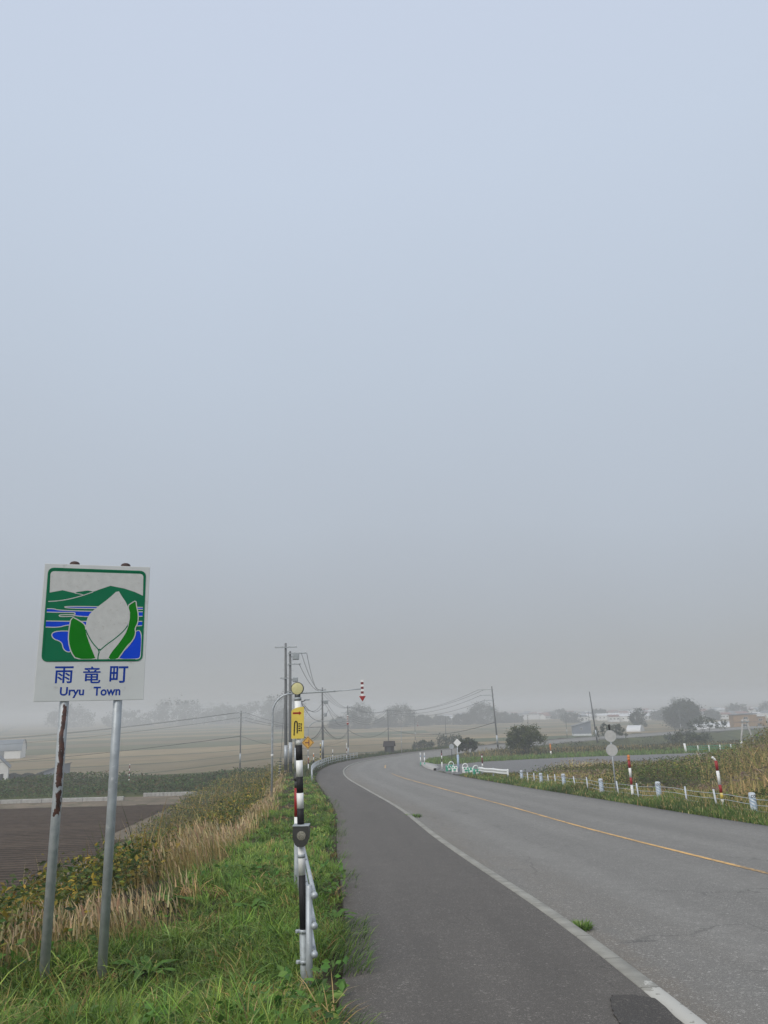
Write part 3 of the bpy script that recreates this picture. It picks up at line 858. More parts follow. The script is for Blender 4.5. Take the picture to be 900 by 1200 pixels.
def veg(name, chunks, mats, parent=None):
    V = []; C = []; Q = []; T = []; n = 0
    for v, c, q, t in chunks:
        V.append(v); C.append(c); Q.append(q + n); T.append(t + n); n += len(v)
    V = np.concatenate(V); C = np.concatenate(C); Q = np.concatenate(Q); T = np.concatenate(T)
    loops = np.concatenate([Q.ravel(), T.ravel()])
    starts = np.concatenate([np.arange(len(Q)) * 4, len(Q) * 4 + np.arange(len(T)) * 3])
    tot = np.concatenate([np.full(len(Q), 4), np.full(len(T), 3)])
    return np_mesh(name, V, loops, starts, tot, mats, np.clip(C, .003, 1), parent=parent)


def palette(cols, n, jit=.18, hue=.06):
    c = np.array(cols)[rng.integers(0, len(cols), n)]
    return c * (1 + rng.normal(0, jit, (n, 1))) * (1 + rng.normal(0, hue, (n, 3)))


def vnoise(x, y, sc, seed=0):
    """cheap smooth 2-D noise 0..1"""
    r = np.random.default_rng(100 + seed); v = np.zeros_like(x)
    for k in range(5):
        a = r.uniform(0, 6.28); f = sc * r.uniform(.6, 2.0); p = r.uniform(0, 6.28, 2)
        v += np.sin((x * math.cos(a) + y * math.sin(a)) * f + p[0] + 1.3 * np.sin((y * math.cos(a) - x * math.sin(a)) * f * .7 + p[1]))
    return .5 + v / 10 * 1.3


def scatter(n, y0, y1, o0, o1, power=1.6):
    """random points in kerb coordinates, thinning with distance"""
    u = rng.random(n)
    p = 1 - power
    yy = (y0**p + u * (y1**p - y0**p))**(1 / p) if abs(p) > 1e-3 else y0 * (y1 / y0)**u
    i = np.interp(yy, KERB[:, 1], np.arange(len(KERB)))
    ii = np.arange(len(KERB))
    off = rng.uniform(o0, o1, n)
    kx = np.interp(i, ii, KERB[:, 0]); nx = np.interp(i, ii, KN[:, 0]); ny = np.interp(i, ii, KN[:, 1])
    return kx + nx * off, yy + ny * off, off, yy


def edge_green(y):
    return np.interp(y, [5, 8.3, 9.6, 12, 16, 30, 60, 90], [-6.2, -5.75, -5.2, -5.0, -4.95, -5.2, -5.4, -5.0])


GREEN = [(.125, .225, .036), (.17, .275, .044), (.095, .185, .030), (.21, .29, .065), (.072, .15, .028), (.15, .245, .065)]
GREEN_D = [(.035, .08, .018), (.05, .10, .02), (.03, .065, .016)]
STRAW = [(.52, .38, .165), (.42, .295, .12), (.58, .45, .22), (.30, .22, .085), (.36, .28, .10)]
GOLD = [(.22, .18, .024), (.30, .225, .032), (.24, .175, .03), (.14, .14, .022), (.105, .125, .02), (.07, .10, .018), (.05, .075, .016), (.085, .115, .02), (.18, .115, .03)]
OLIVE = [(.07, .085, .024), (.09, .10, .03), (.05, .068, .02), (.12, .12, .035)]

# green verge on the left: every blade in one object, growing in tussocks
def verge(n_t, per, y0, y1, power, hs, ws, seed, spread, leanm):
    x, y, off, yy = scatter(n_t, y0, y1, -7.4, -2.42, power)
    patch = vnoise(x, y, 1.5, 3)
    ok = (off > edge_green(yy) + rng.normal(0, .25, len(x))) & (off < -2.74 + .12 * np.sin(yy * 2.2) + rng.normal(0, .06, len(x))) & (rng.random(len(x)) < .45 + patch)
    x, y, yy, patch = x[ok], y[ok], yy[ok], patch[ok]
    n = len(x); dist = np.hypot(x, y)
    th = hs * (.55 + .75 * patch) * (.6 + .8 * rng.random(n)) * (1 + .5 * sstep(7.0, 5.8, yy))
    tc_ = palette(GREEN, n, .16) * ((.72 + .55 * vnoise(x, y, 1.3, 9) + .12 * rng.normal(0, 1, n)) * np.interp(yy, [6, 18], [1.08, 1.2]))[:, None]
    td = rng.random(n) < .10
    tc_[td] = palette(STRAW, td.sum()) * .8
    wind = vnoise(x, y, .6, 8) * 6 + rng.normal(0, .7, n)
    r = lambda a: np.repeat(a, per, 0)
    m = n * per
    a = rng.uniform(0, 6.28, m); rad = spread * np.sqrt(rng.random(m))
    px, py = r(x) + np.cos(a) * rad, r(y) + np.sin(a) * rad
    mixed = rng.random(m) < .5
    az = np.where(mixed, a + rng.normal(0, .5, m), r(wind) + rng.normal(0, .5, m))
    col = r(tc_) * (1 + rng.normal(0, .2, (m, 1)))
    P = np.stack([px, py, ground(px, py) - .02], 1)
    h = r(th) * (.55 + .7 * rng.random(m))
    w = (ws + .00055 * r(dist)) * (.6 + .8 * rng.random(m))
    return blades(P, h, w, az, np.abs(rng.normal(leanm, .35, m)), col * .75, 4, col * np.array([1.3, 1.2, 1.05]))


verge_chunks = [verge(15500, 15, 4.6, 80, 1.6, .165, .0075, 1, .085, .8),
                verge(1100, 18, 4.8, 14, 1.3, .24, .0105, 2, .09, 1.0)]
# broad-leaved weeds among the grass
x, y, off, yy = scatter(9000, 5.2, 40, -6.0, -2.5, 1.6)
pn = vnoise(x, y, 1.2, 21)
ok = (off > edge_green(yy)) & (pn > .60) & (rng.random(len(x)) < .6)
x, y = x[ok], y[ok]
col = palette([(.08, .18, .028), (.10, .21, .036), (.06, .14, .025), (.14, .24, .045)], len(x))
P = np.stack([x, y, ground(x, y) + .05 + .22 * rng.random(len(x))], 1)
verge_chunks.append(leaves(P, .05 + .08 * rng.random(len(x)), col, 1.0, .6))
# runners creeping over the edge of the path
x, y, off, yy = scatter(2600, 5, 50, -2.72, -2.30, 1.6)
ok = vnoise(x * 0, yy, 2.0, 31) > .55
x, y = x[ok], y[ok]
verge_chunks.append(blades(np.stack([x, y, road_z(y) - .03], 1), .10 + .12 * rng.random(len(x)), np.full(len(x), .009), rng.uniform(-1, 1, len(x)), rng.uniform(.6, 1.3, len(x)), palette(GREEN + GREEN_D, len(x)), 3))
tag(veg('grass', verge_chunks, [M['grassblade']]), kind='stuff')

# tall dry grass behind it
x, y, off, yy = scatter(60000, 6.5, 110, -10.0, -4.6, 1.5)
e = edge_green(yy)
pn = vnoise(x, y, .55, 41)
far_e = np.interp(yy, [6, 9, 12, 20, 35, 110], [-6.7, -6.15, -5.9, -5.95, -6.2, -6.0])
ok = (off < e + .15 + rng.normal(0, .2, len(x))) & (off > far_e + rng.normal(0, .5, len(x))) & (rng.random(len(x)) < -.15 + 1.5 * pn)
x, y, yy, pn = x[ok], y[ok], yy[ok], pn[ok]
n = len(x); dist = np.hypot(x, y)
P = np.stack([x, y, ground(x, y) - .03], 1)
h = (.42 + .36 * rng.random(n)) * (.62 + .6 * pn) * np.interp(yy, [6, 9, 14, 40], [.6, .66, .85, .85])
az = vnoise(x, y, .7, 44) * 6 + rng.normal(0, .7, n)
col = palette(STRAW, n, .2); gm = rng.random(n) < .22
col[gm] = palette([(.16, .17, .05), (.12, .15, .04)], gm.sum())
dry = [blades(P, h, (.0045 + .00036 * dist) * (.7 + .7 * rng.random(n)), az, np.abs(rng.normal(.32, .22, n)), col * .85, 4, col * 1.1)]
# plumes
k = rng.random(n) < .4
Pp = P[k].copy(); Pp[:, 2] += h[k] * .9
nn = k.sum()
dry.append(blades(Pp + rng.normal(0, .03, (nn, 3)), .12 + .12 * rng.random(nn), .012 + .0009 * dist[k], az[k], rng.uniform(.2, .8, nn), palette([(.56, .44, .25), (.47, .35, .19), (.38, .26, .15)], nn, .12), 2))
tag(veg('dry_grass', dry, [M['straw']]), kind='stuff')


def leafy_mass(name, x, y, hfun, per, size, cols, alt_cols, nseed, tint=None):
    """shrubby ground cover: stems' worth of leaves in lumps over the ground"""
    n = len(x)
    hh = hfun(x, y)
    zz = np.repeat(ground(x, y), per)
    X = np.repeat(x, per) + rng.normal(0, 1, n * per) * np.repeat(size, per) * 2.6
    Y = np.repeat(y, per) + rng.normal(0, 1, n * per) * np.repeat(size, per) * 2.6
    f = rng.random(n * per)**.6
    Z = zz + np.repeat(hh, per) * f + .02
    base = palette(cols, n, .12)
    dkm = rng.random(n) < .25  # a random quarter of the lumps take their leaf colour from the second palette
    base[dkm] = palette(alt_cols, dkm.sum(), .12)
    if tint is not None: base = base * tint
    C = np.repeat(base, per, 0) * (1 + rng.normal(0, .22, (n * per, 1)))
    return leaves(np.stack([X, Y, Z], 1), np.repeat(size, per) * (.7 + .7 * rng.random(n * per)), C, .9)


# golden-leaved ground cover on the lower half of the bank
x, y, off, yy = scatter(19000, 6.5, 125, -14.6, -5.8, 1.2)
far_e = np.interp(yy, [6, 9, 12, 20, 35, 110], [-6.4, -5.95, -5.7, -5.8, -6.0, -5.7])
ok = off < far_e + rng.normal(0, .35, len(x))
x, y, off, yy = x[ok], y[ok], off[ok], yy[ok]
gold_h = lambda x_, y_: np.interp(y_, [7, 10, 24], [.6, .8, 1.0]) * (.30 + .85 * vnoise(x_, y_, .7, 52)) * (1 + .25 * rng.random(len(x_)))
dist = np.hypot(x, y)
chunks = [leafy_mass('', x, y, gold_h, 9, .07 + .0014 * dist, GOLD, OLIVE + GREEN_D, 5, .95 + .55 * vnoise(x, y, .5, 54)[:, None])]
ok = (rng.random(len(x)) < .25) & (yy > 15)
xs, ys = x[ok], y[ok]
chunks.append(blades(np.stack([xs, ys, ground(xs, ys)], 1), .9 + .8 * rng.random(len(xs)), .02 + .0006 * np.hypot(xs, ys), rng.uniform(0, 6.28, len(xs)), rng.uniform(.1, .5, len(xs)), palette(GOLD + STRAW, len(xs)), 3))
tag(veg('ground_cover', chunks, [M['leaf']]), kind='stuff')

# right-hand verge: green grass under the cable fence
x, y, off, yy = scatter(60000, 17, 92, RW + .05, RW + 2.9, 1.35)
ok = ~((yy > 65) & (yy < 94)) & (off > RW + .12 + .15 * np.sin(yy * 1.3) + rng.normal(0, .06, len(x)))
x, y, off, yy = x[ok], y[ok], off[ok], yy[ok]
n = len(x); dist = np.hypot(x, y); pn = vnoise(x, y, .8, 61)
h = (.19 + .20 * rng.random(n)) * (.5 + .9 * pn) * np.interp(off - RW, [0, 1.2, 2.9], [.7, 1, 1.5])
col = palette(GREEN, n) * (.5 + .5 * vnoise(x, y, .6, 62))[:, None]
sm = rng.random(n) < np.interp(off - RW, [.8, 2.2], [.12, .55])
col[sm] = palette(STRAW, sm.sum())
rv = [blades(np.stack([x, y, ground(x, y) - .02], 1), h, .012 + .0006 * dist, rng.uniform(0, 6.28, n), np.abs(rng.normal(.5, .3, n)), col, 3, col * 1.25)]
# and the far strip of green between the paved area and the far carriageway
x = rng.uniform(4, 62, 16000); y = 97 + (x - 7) * .42 + rng.uniform(0, 18, 16000)
o_, yk_ = corridor(x, y)
ok = (o_ > RW + .2) & (y > np.interp(x, [4, 7, 12, 20, 28, 44, 62], [93.5, 98.5, 105.5, 110.5, 113.5, 116.5, 118.5]))
x, y = x[ok], y[ok]
rv.append(blades(np.stack([x, y, ground(x, y) - .02], 1), .25 + .3 * rng.random(len(x)), np.full(len(x), .10), rng.uniform(0, 6.28, len(x)), rng.uniform(.2, .7, len(x)), palette(GREEN + [(.16, .17, .05)], len(x)), 3))
tag(veg('grass', rv, [M['grassblade']]), kind='stuff')

# overgrown weeds between the cable fence and the paved area
n = 26000
x = rng.uniform(7, 52, n); y = 22 + 62 * rng.random(n)**1.15
o_, yk_ = corridor(x, y)
lotnear = np.interp(x, [7, 16, 30, 62], [66, 72, 78, 85])
dens = vnoise(x, y, .35, 71)
ok = (o_ > RW + 2.2) & (y < lotnear - 1.0) & (x < y * .72 + 4)
x, y, o_, dens = x[ok], y[ok], o_[ok], dens[ok]
n = len(x); dist = np.hypot(x, y)
lump = vnoise(x, y, .28, 75)
amp = np.interp(x / y, [.15, .25, .36, .42, .50], [.62, .82, 1.0, 1.8, 2.9]) * np.interp(y, [22, 30, 44], [.55, .75, 1]) * np.interp(o_ - RW, [2.2, 5.0], [.5, 1])
wh = np.maximum(.25, amp * (.2 + 1.45 * lump))
kind = vnoise(x, y, .3, 77)
leafy = kind + rng.normal(0, .08, n) > .40
hue = vnoise(x, y, .42, 79)[:, None]
tone = .55 + .9 * vnoise(x, y, .5, 78)[:, None]
WEED = [(.17, .175, .04), (.14, .17, .038), (.085, .13, .028), (.24, .205, .055), (.17, .125, .045), (.12, .16, .036), (.10, .14, .032)]
xl, yl, wl_ = x[leafy], y[leafy], wh[leafy]
wf = lambda a, b_: wl_
weeds = [leafy_mass('', xl, yl, wf, 8, .075 + .0012 * dist[leafy], WEED, OLIVE + [(.13, .075, .04)], 7, (np.array([[1.12, .98, .9]]) * hue + np.array([[.85, 1.08, .9]]) * (1 - hue))[leafy] * tone[leafy])]
xr_, yr_, wr_ = x[~leafy], y[~leafy], wh[~leafy]
rep = 5
X = np.repeat(xr_, rep) + rng.normal(0, .2, len(xr_) * rep); Y = np.repeat(yr_, rep) + rng.normal(0, .2, len(xr_) * rep)
nn = len(X)
cs = palette(STRAW[:3] + [(.24, .22, .075), (.18, .19, .055), (.28, .22, .09)], nn, .2) * np.repeat(tone[~leafy], rep, 0)
weeds.append(blades(np.stack([X, Y, ground(X, Y) - .03], 1), np.repeat(wr_, rep) * (.7 + .5 * rng.random(nn)), .016 + .0006 * np.hypot(X, Y), rng.uniform(0, 6.28, nn), np.abs(rng.normal(.3, .2, nn)), cs, 3, cs * 1.2))
k = rng.random(nn) < .25
Pp = np.stack([X, Y, ground(X, Y) + np.repeat(wr_, rep) * .95], 1)[k]
weeds.append(leaves(Pp, .16 + .1 * rng.random(k.sum()), palette([(.30, .24, .16), (.26, .19, .13), (.20, .15, .10)], k.sum(), .12), .1, .4))
tag(veg('weeds', weeds, [M['leaf']]), kind='stuff')

# shrubby band along the channel beyond the ploughed field
n = 5200
x = rng.uniform(-95, -9, n); y = rng.uniform(86, 112, n)
o_, yk_ = corridor(x, y)
ok = o_ < -12
x, y = x[ok], y[ok]
bh = lambda a, b_: (.25 + 2.6 * np.maximum(0, vnoise(a, b_, .2, 81) - .42)) * np.interp(b_, [86, 96, 112], [.5, 1.0, 1.0]) * np.interp(a, [-75, -45, -25], [.35, .8, 1.1])
sb = [leafy_mass('', x, y, bh, 9, np.full(len(x), .30), [(.055, .11, .028), (.075, .13, .034), (.045, .085, .022), (.10, .13, .036), (.12, .11, .045)], [(.035, .06, .018), (.11, .075, .04)], 9)]
tag(veg('scrub', sb, [M['leaf']]), kind='stuff')

# rough brush on the slope right of the paved area and along the far road
n = 5200
x = rng.uniform(18, 130, n); y = rng.uniform(118, 215, n)
o_, yk_ = corridor(x, y)
ok = (o_ > RW + 3) & (y > 121 + (x - 20) * .12) & (x < y * .68)
x, y = x[ok], y[ok]
bh = lambda a, b_: .35 + 2.0 * np.maximum(0, vnoise(a, b_, .12, 85) - .38)
sb = [leafy_mass('', x, y, bh, 8, np.full(len(x), .38), [(.07, .085, .03), (.10, .10, .04), (.05, .065, .025), (.13, .11, .05)], [(.05, .05, .025), (.035, .05, .02)], 9)]
x = rng.uniform(10, 120, 5000); y = rng.uniform(116, 150, 5000)
o_, yk_ = corridor(x, y); ok = (o_ > RW + 2) & (y > np.interp(x, [10, 28, 62], [112, 122, 124])) ; x, y = x[ok], y[ok]
cs = palette(STRAW + [(.16, .15, .06)], len(x)) * .8
sb.append(blades(np.stack([x, y, ground(x, y) - .02], 1), .5 + .5 * rng.random(len(x)), np.full(len(x), .09), rng.uniform(0, 6.28, len(x)), rng.uniform(.1, .5, len(x)), cs, 3))
# outer edge of the far bend
x, y, off, yy = scatter(9000, 70, 175, -7.5, -2.75, .9)
cs = palette(GREEN_D + OLIVE + [(.12, .13, .04)], len(x))
sb.append(blades(np.stack([x, y, ground(x, y) - .02], 1), (.25 + .4 * rng.random(len(x))), np.full(len(x), .09), rng.uniform(0, 6.28, len(x)), rng.uniform(.1, .6, len(x)), cs, 3))
tag(veg('brush', sb, [M['leaf']]), kind='stuff')


# ------------------------------------------------------------------ trees and bushes
def crown_chunk(w, d, hgt, z0, nclump, per, leaf, cols, seed, low=.0):
    r = np.random.default_rng(seed)
    th = r.uniform(0, 2 * math.pi, nclump); ph = np.arcsin(r.uniform(-1 + low, 1, nclump))
    rad = r.uniform(.45, 1.0, nclump)**.6 * (1 + .10 * np.sin(3 * th + seed) + .05 * r.normal(0, 1, nclump))
    c = np.stack([np.cos(th) * np.cos(ph) * rad * w / 2, np.sin(th) * np.cos(ph) * rad * d / 2, np.sin(ph) * rad * hgt / 2], 1)
    cr_ = r.uniform(.5, 1.25, nclump) * min(w, hgt) * .105
    P = np.repeat(c, per, 0) + r.normal(0, 1, (nclump * per, 3)) * np.repeat(cr_, per)[:, None] * .75
    P[:, 2] += z0 + hgt / 2
    col = np.repeat(np.array(cols)[r.integers(0, len(cols), nclump)] * (1 + r.normal(0, .14, (nclump, 1))), per, 0)
    col = col * (1 + r.normal(0, .2, (len(col), 1)))
    keep = P[:, 2] > .05
    P, col = P[keep], col[keep]
    return leaves(P, leaf * (.6 + .8 * r.random(len(P))), col, .4, .7), c + np.array([0, 0, z0 + hgt / 2])


def make_tree(name, x, y, w, hgt, trunk_h, label, cat='tree', group=None, nclump=60, per=40, leaf=.35, cols=OLIVE, seed=1, stems=1, low=.2, tr=None):
    t = thing(name, (x, y, gz(x, y) - .05), label, cat, group)
    ch, cen = crown_chunk(w, w, hgt - trunk_h, trunk_h, nclump, per, leaf, cols, seed, low)
    r = np.random.default_rng(seed + 500)
    veg('crown', [ch], [M['leaf']], t)
    b_ = MB()
    tr = tr or max(.05, hgt * .022)
    for s_ in range(stems):
        sx, sy = (r.uniform(-.15, .15) * w * (stems > 1), r.uniform(-.15, .15) * w * (stems > 1))
        top = Vector((sx * 1.8, sy * 1.8, trunk_h + (hgt - trunk_h) * .6))
        pth = [Vector((sx * .5, sy * .5, -.1)), Vector((sx, sy, trunk_h * .7 + .2)), (Vector((sx, sy, trunk_h + .2)) + top) / 2, top]
        b_.tube(pth, [tr * 1.3, tr, tr * .7, tr * .2], 8)
        for c in cen[r.choice(len(cen), min(9, len(cen)), replace=False)]:
            st = Vector((sx, sy, trunk_h * .7 + .2)).lerp(top, r.uniform(.1, .7))
            cv = Vector(c)
            b_.tube([st, st.lerp(cv, .5) + Vector((0, 0, .1 * hgt * .3)), cv], [tr * .45, tr * .28, tr * .1], 6)
    b_.build('trunk', M['bark'], t)
    return t


DARK = [(.028, .042, .018), (.036, .052, .02), (.045, .058, .024), (.024, .036, .016)]
make_tree('roadside_bush', 20.9, 124.5, 5.4, 4.3, .25, 'rounded dark olive bush standing alone on the grass behind the paved area', 'bush', None, 120, 70, .22, [(.06, .085, .022), (.085, .11, .028), (.045, .065, .018), (.115, .125, .034)], 3, 5, .35, .06)
make_tree('broad_tree', 133.5, 362, 14.8, 12.6, .2, 'big dark rounded tree on the plain in front of the pale town', 'tree', None, 300, 60, .6, DARK, 5, 2, .15)
make_tree('pointed_tree', 116, 372, 7.5, 9.5, .8, 'narrow dark tree just left of the big rounded tree', 'tree', None, 60, 40, .6, DARK, 8, 1, .2)
make_tree('young_conifer', 31.5, 62.5, 3.0, 2.3, .3, 'low dark green young tree at the right edge of the photo, above the weeds', 'tree', None, 40, 40, .16, [(.03, .06, .02), (.04, .075, .025)], 12, 1, .2)
bush_spots = [(-1.0, 172, 3.6, 1.6), (8.5, 205, 6.5, 3.2), (16.5, 214, 8.5, 4.6), (12.5, 131, 3.2, 2.3), (13, 196, 5, 2.4), (64, 172, 9, 3.4), (76, 205, 13, 5.0), (55, 200, 8, 3.6), (95, 240, 12, 4.5), (100, 215, 9, 3.2)]
bl = ['low dark bush on the outer verge of the bend, right of the brown hut', 'mid-sized dark bush beyond the far carriageway, left of the diamond sign', 'larger dark bush right behind the diamond sign, beyond the far road',
      'small dark bush on the green strip between the diamond sign and the leaning pole', 'low bush beyond the far road, behind the barricades', 'low olive bush on the slope right of the lone pole', 'wide dark bush on the slope, right of the two round signs',
      'dark bush on the slope behind the two round signs', 'wide dark bush below the big rounded tree', 'low bush on the slope left of the twin-legged pole']
for i, (bx, by, bw, bh_) in enumerate(bush_spots):
    make_tree('bush', bx, by, bw, bh_, .1, bl[i], 'bush', 'dark bushes along the far road and slope', 45, 30, .42, [(.035, .055, .02), (.05, .07, .025), (.065, .08, .03), (.03, .045, .018)], 40 + i, 3, .5, .06)

# grey trees standing in the fog over the plain
fog_trees = [(-49, 372, 17, 13, 'wide fog-grey tree behind the tight cluster of utility poles'), (-12.5, 335, 14, 14.5, 'tall fog-grey tree behind the second red-tipped arrow'), (-22, 345, 11, 9.5, 'low fog-grey tree left of the tall one behind the second arrow'),
             (-3, 350, 12, 8, 'low fog-grey tree between the second arrow and the brown hut'), (5, 345, 17, 13.5, 'broad fog-grey tree straight above the brown hut'), (15, 362, 12, 9.0, 'low fog-grey tree right of the broad one above the hut'),
             (24, 372, 13, 8.0, 'low fog-grey tree midway between the brown hut and the diamond sign'), (33, 360, 13, 10, 'fog-grey tree above the diamond sign'), (42, 358, 17, 13.5, 'broad fog-grey tree between the diamond sign and the leaning pole'), (53, 372, 13, 9.5, 'fog-grey tree just left of the leaning pole'), (60, 384, 9, 7, 'small fog-grey tree behind the leaning pole')]
for i, (tx, ty, tw, th_, lb) in enumerate(fog_trees):
    make_tree('foggy_tree', tx * 1.62, ty * 1.62, tw * 1.25, th_ * (1.12 if th_ > 10 else .8), -.15 * th_, lb, 'tree', 'grey trees in the fog', 170, 60, .6, DARK, 70 + i, 2, .0)
far_trees = [(-158, 590, 30, 19, 'faint tree shape in the fog between the sign posts and the single pole'), (-128, 600, 24, 14, 'lower faint tree shape in the fog left of the single pole'), (-100, 585, 34, 15, 'wide faint tree shape in the fog behind the single pole'),
             (-74, 560, 24, 20, 'faint tall tree shape in the fog left of the pole cluster'), (-250, 620, 30, 16, 'faint tree shape in the fog left of the rusty post'), (-200, 610, 34, 12, 'low faint tree shape in the fog between the two sign posts')]
for i, (tx, ty, tw, th_, lb) in enumerate(far_trees):
    make_tree('distant_tree', tx * 1.55, ty * 1.55, tw * 1.9, th_ * 1.5, -.25 * th_, lb, 'tree', 'faint trees deep in the fog', 110, 40, 1.8, DARK, 90 + i, 2, .0)
for i, (tx, ty, tw, th_) in enumerate([(128, 560, 16, 9), (168, 640, 18, 10), (226, 640, 22, 11), (262, 600, 20, 12), (292, 610, 20, 13), (190, 560, 14, 9), (96, 610, 14, 8), (74, 700, 18, 9), (210, 520, 11, 8), (150, 705, 20, 10)]):
    make_tree('town_tree', tx, ty, tw * .9, th_ * .8, -.12 * th_, 'small dark tree among the pale buildings of the far town', 'tree', 'trees among the town buildings', 110, 40, .7, DARK, 120 + i, 1, .1)

# single weeds one can point at
def tuft(name, x, y, z, n_, hgt, spread, label, cat, cols, wid=.012):
    a = rng.uniform(0, 6.28, n_); r_ = spread * np.sqrt(rng.random(n_))
    X = np.cos(a) * r_; Y = np.sin(a) * r_ 
    P = np.stack([X + x, Y + y, np.full(n_, z)], 1)
    o = veg(name, [blades(P, hgt * (.5 + .6 * rng.random(n_)), np.full(n_, wid), a + rng.normal(0, .5, n_), rng.uniform(.3, 1.1, n_), palette(cols, n_), 3)], [M['grassblade']])
    return tag(o, label, cat)


tuft('weed_tuft', 2.13, 9.75, float(road_z(9.7)) - .07, 340, .085, .13, 'small green weed tuft growing out of the joint beside the kerb', 'weed', GREEN, .012)
tuft('weed_tuft', .72, 28.6, float(road_z(28.5)) - .07, 240, .11, .32, 'thin flat weed growing along the kerb farther down the road', 'weed', GREEN_D + GREEN, .02)


def dock(x, y, n_, size, label):
    """broad-leaved plant: long wavy leaves from one root"""
    b_ = MB()
    for i in range(n_):
        a = 2 * math.pi * i / n_ + random.uniform(-.4, .4); L_ = size * random.uniform(.6, 1.1); w_ = L_ * random.uniform(.22, .32)
        up = random.uniform(.25, .7)
        rows = []
        for k in range(6):
            t_ = k / 5; hw = w_ * math.sin(math.pi * min(.97, t_ * .85 + .12)) * .5
            c = Vector((math.cos(a) * L_ * t_, math.sin(a) * L_ * t_, .05 + L_ * up * (t_ - .75 * t_ * t_)))
            s_ = Vector((-math.sin(a), math.cos(a), .25 * math.sin(k * 2 + i)))
            rows += [c - s_ * hw + Vector((0, 0, hw * .3)), c, c + s_ * hw + Vector((0, 0, hw * .3))]
        b_.add(rows, [[3 * k + j, 3 * k + j + 1, 3 * k + j + 4, 3 * k + j + 3] for k in range(5) for j in (0, 1)], 0, True)
    o = b_.build('dock_plant', M['dockleaf'])
    o.location = (x, y, gz(x, y) + .02)
    return tag(o, label, 'weed')


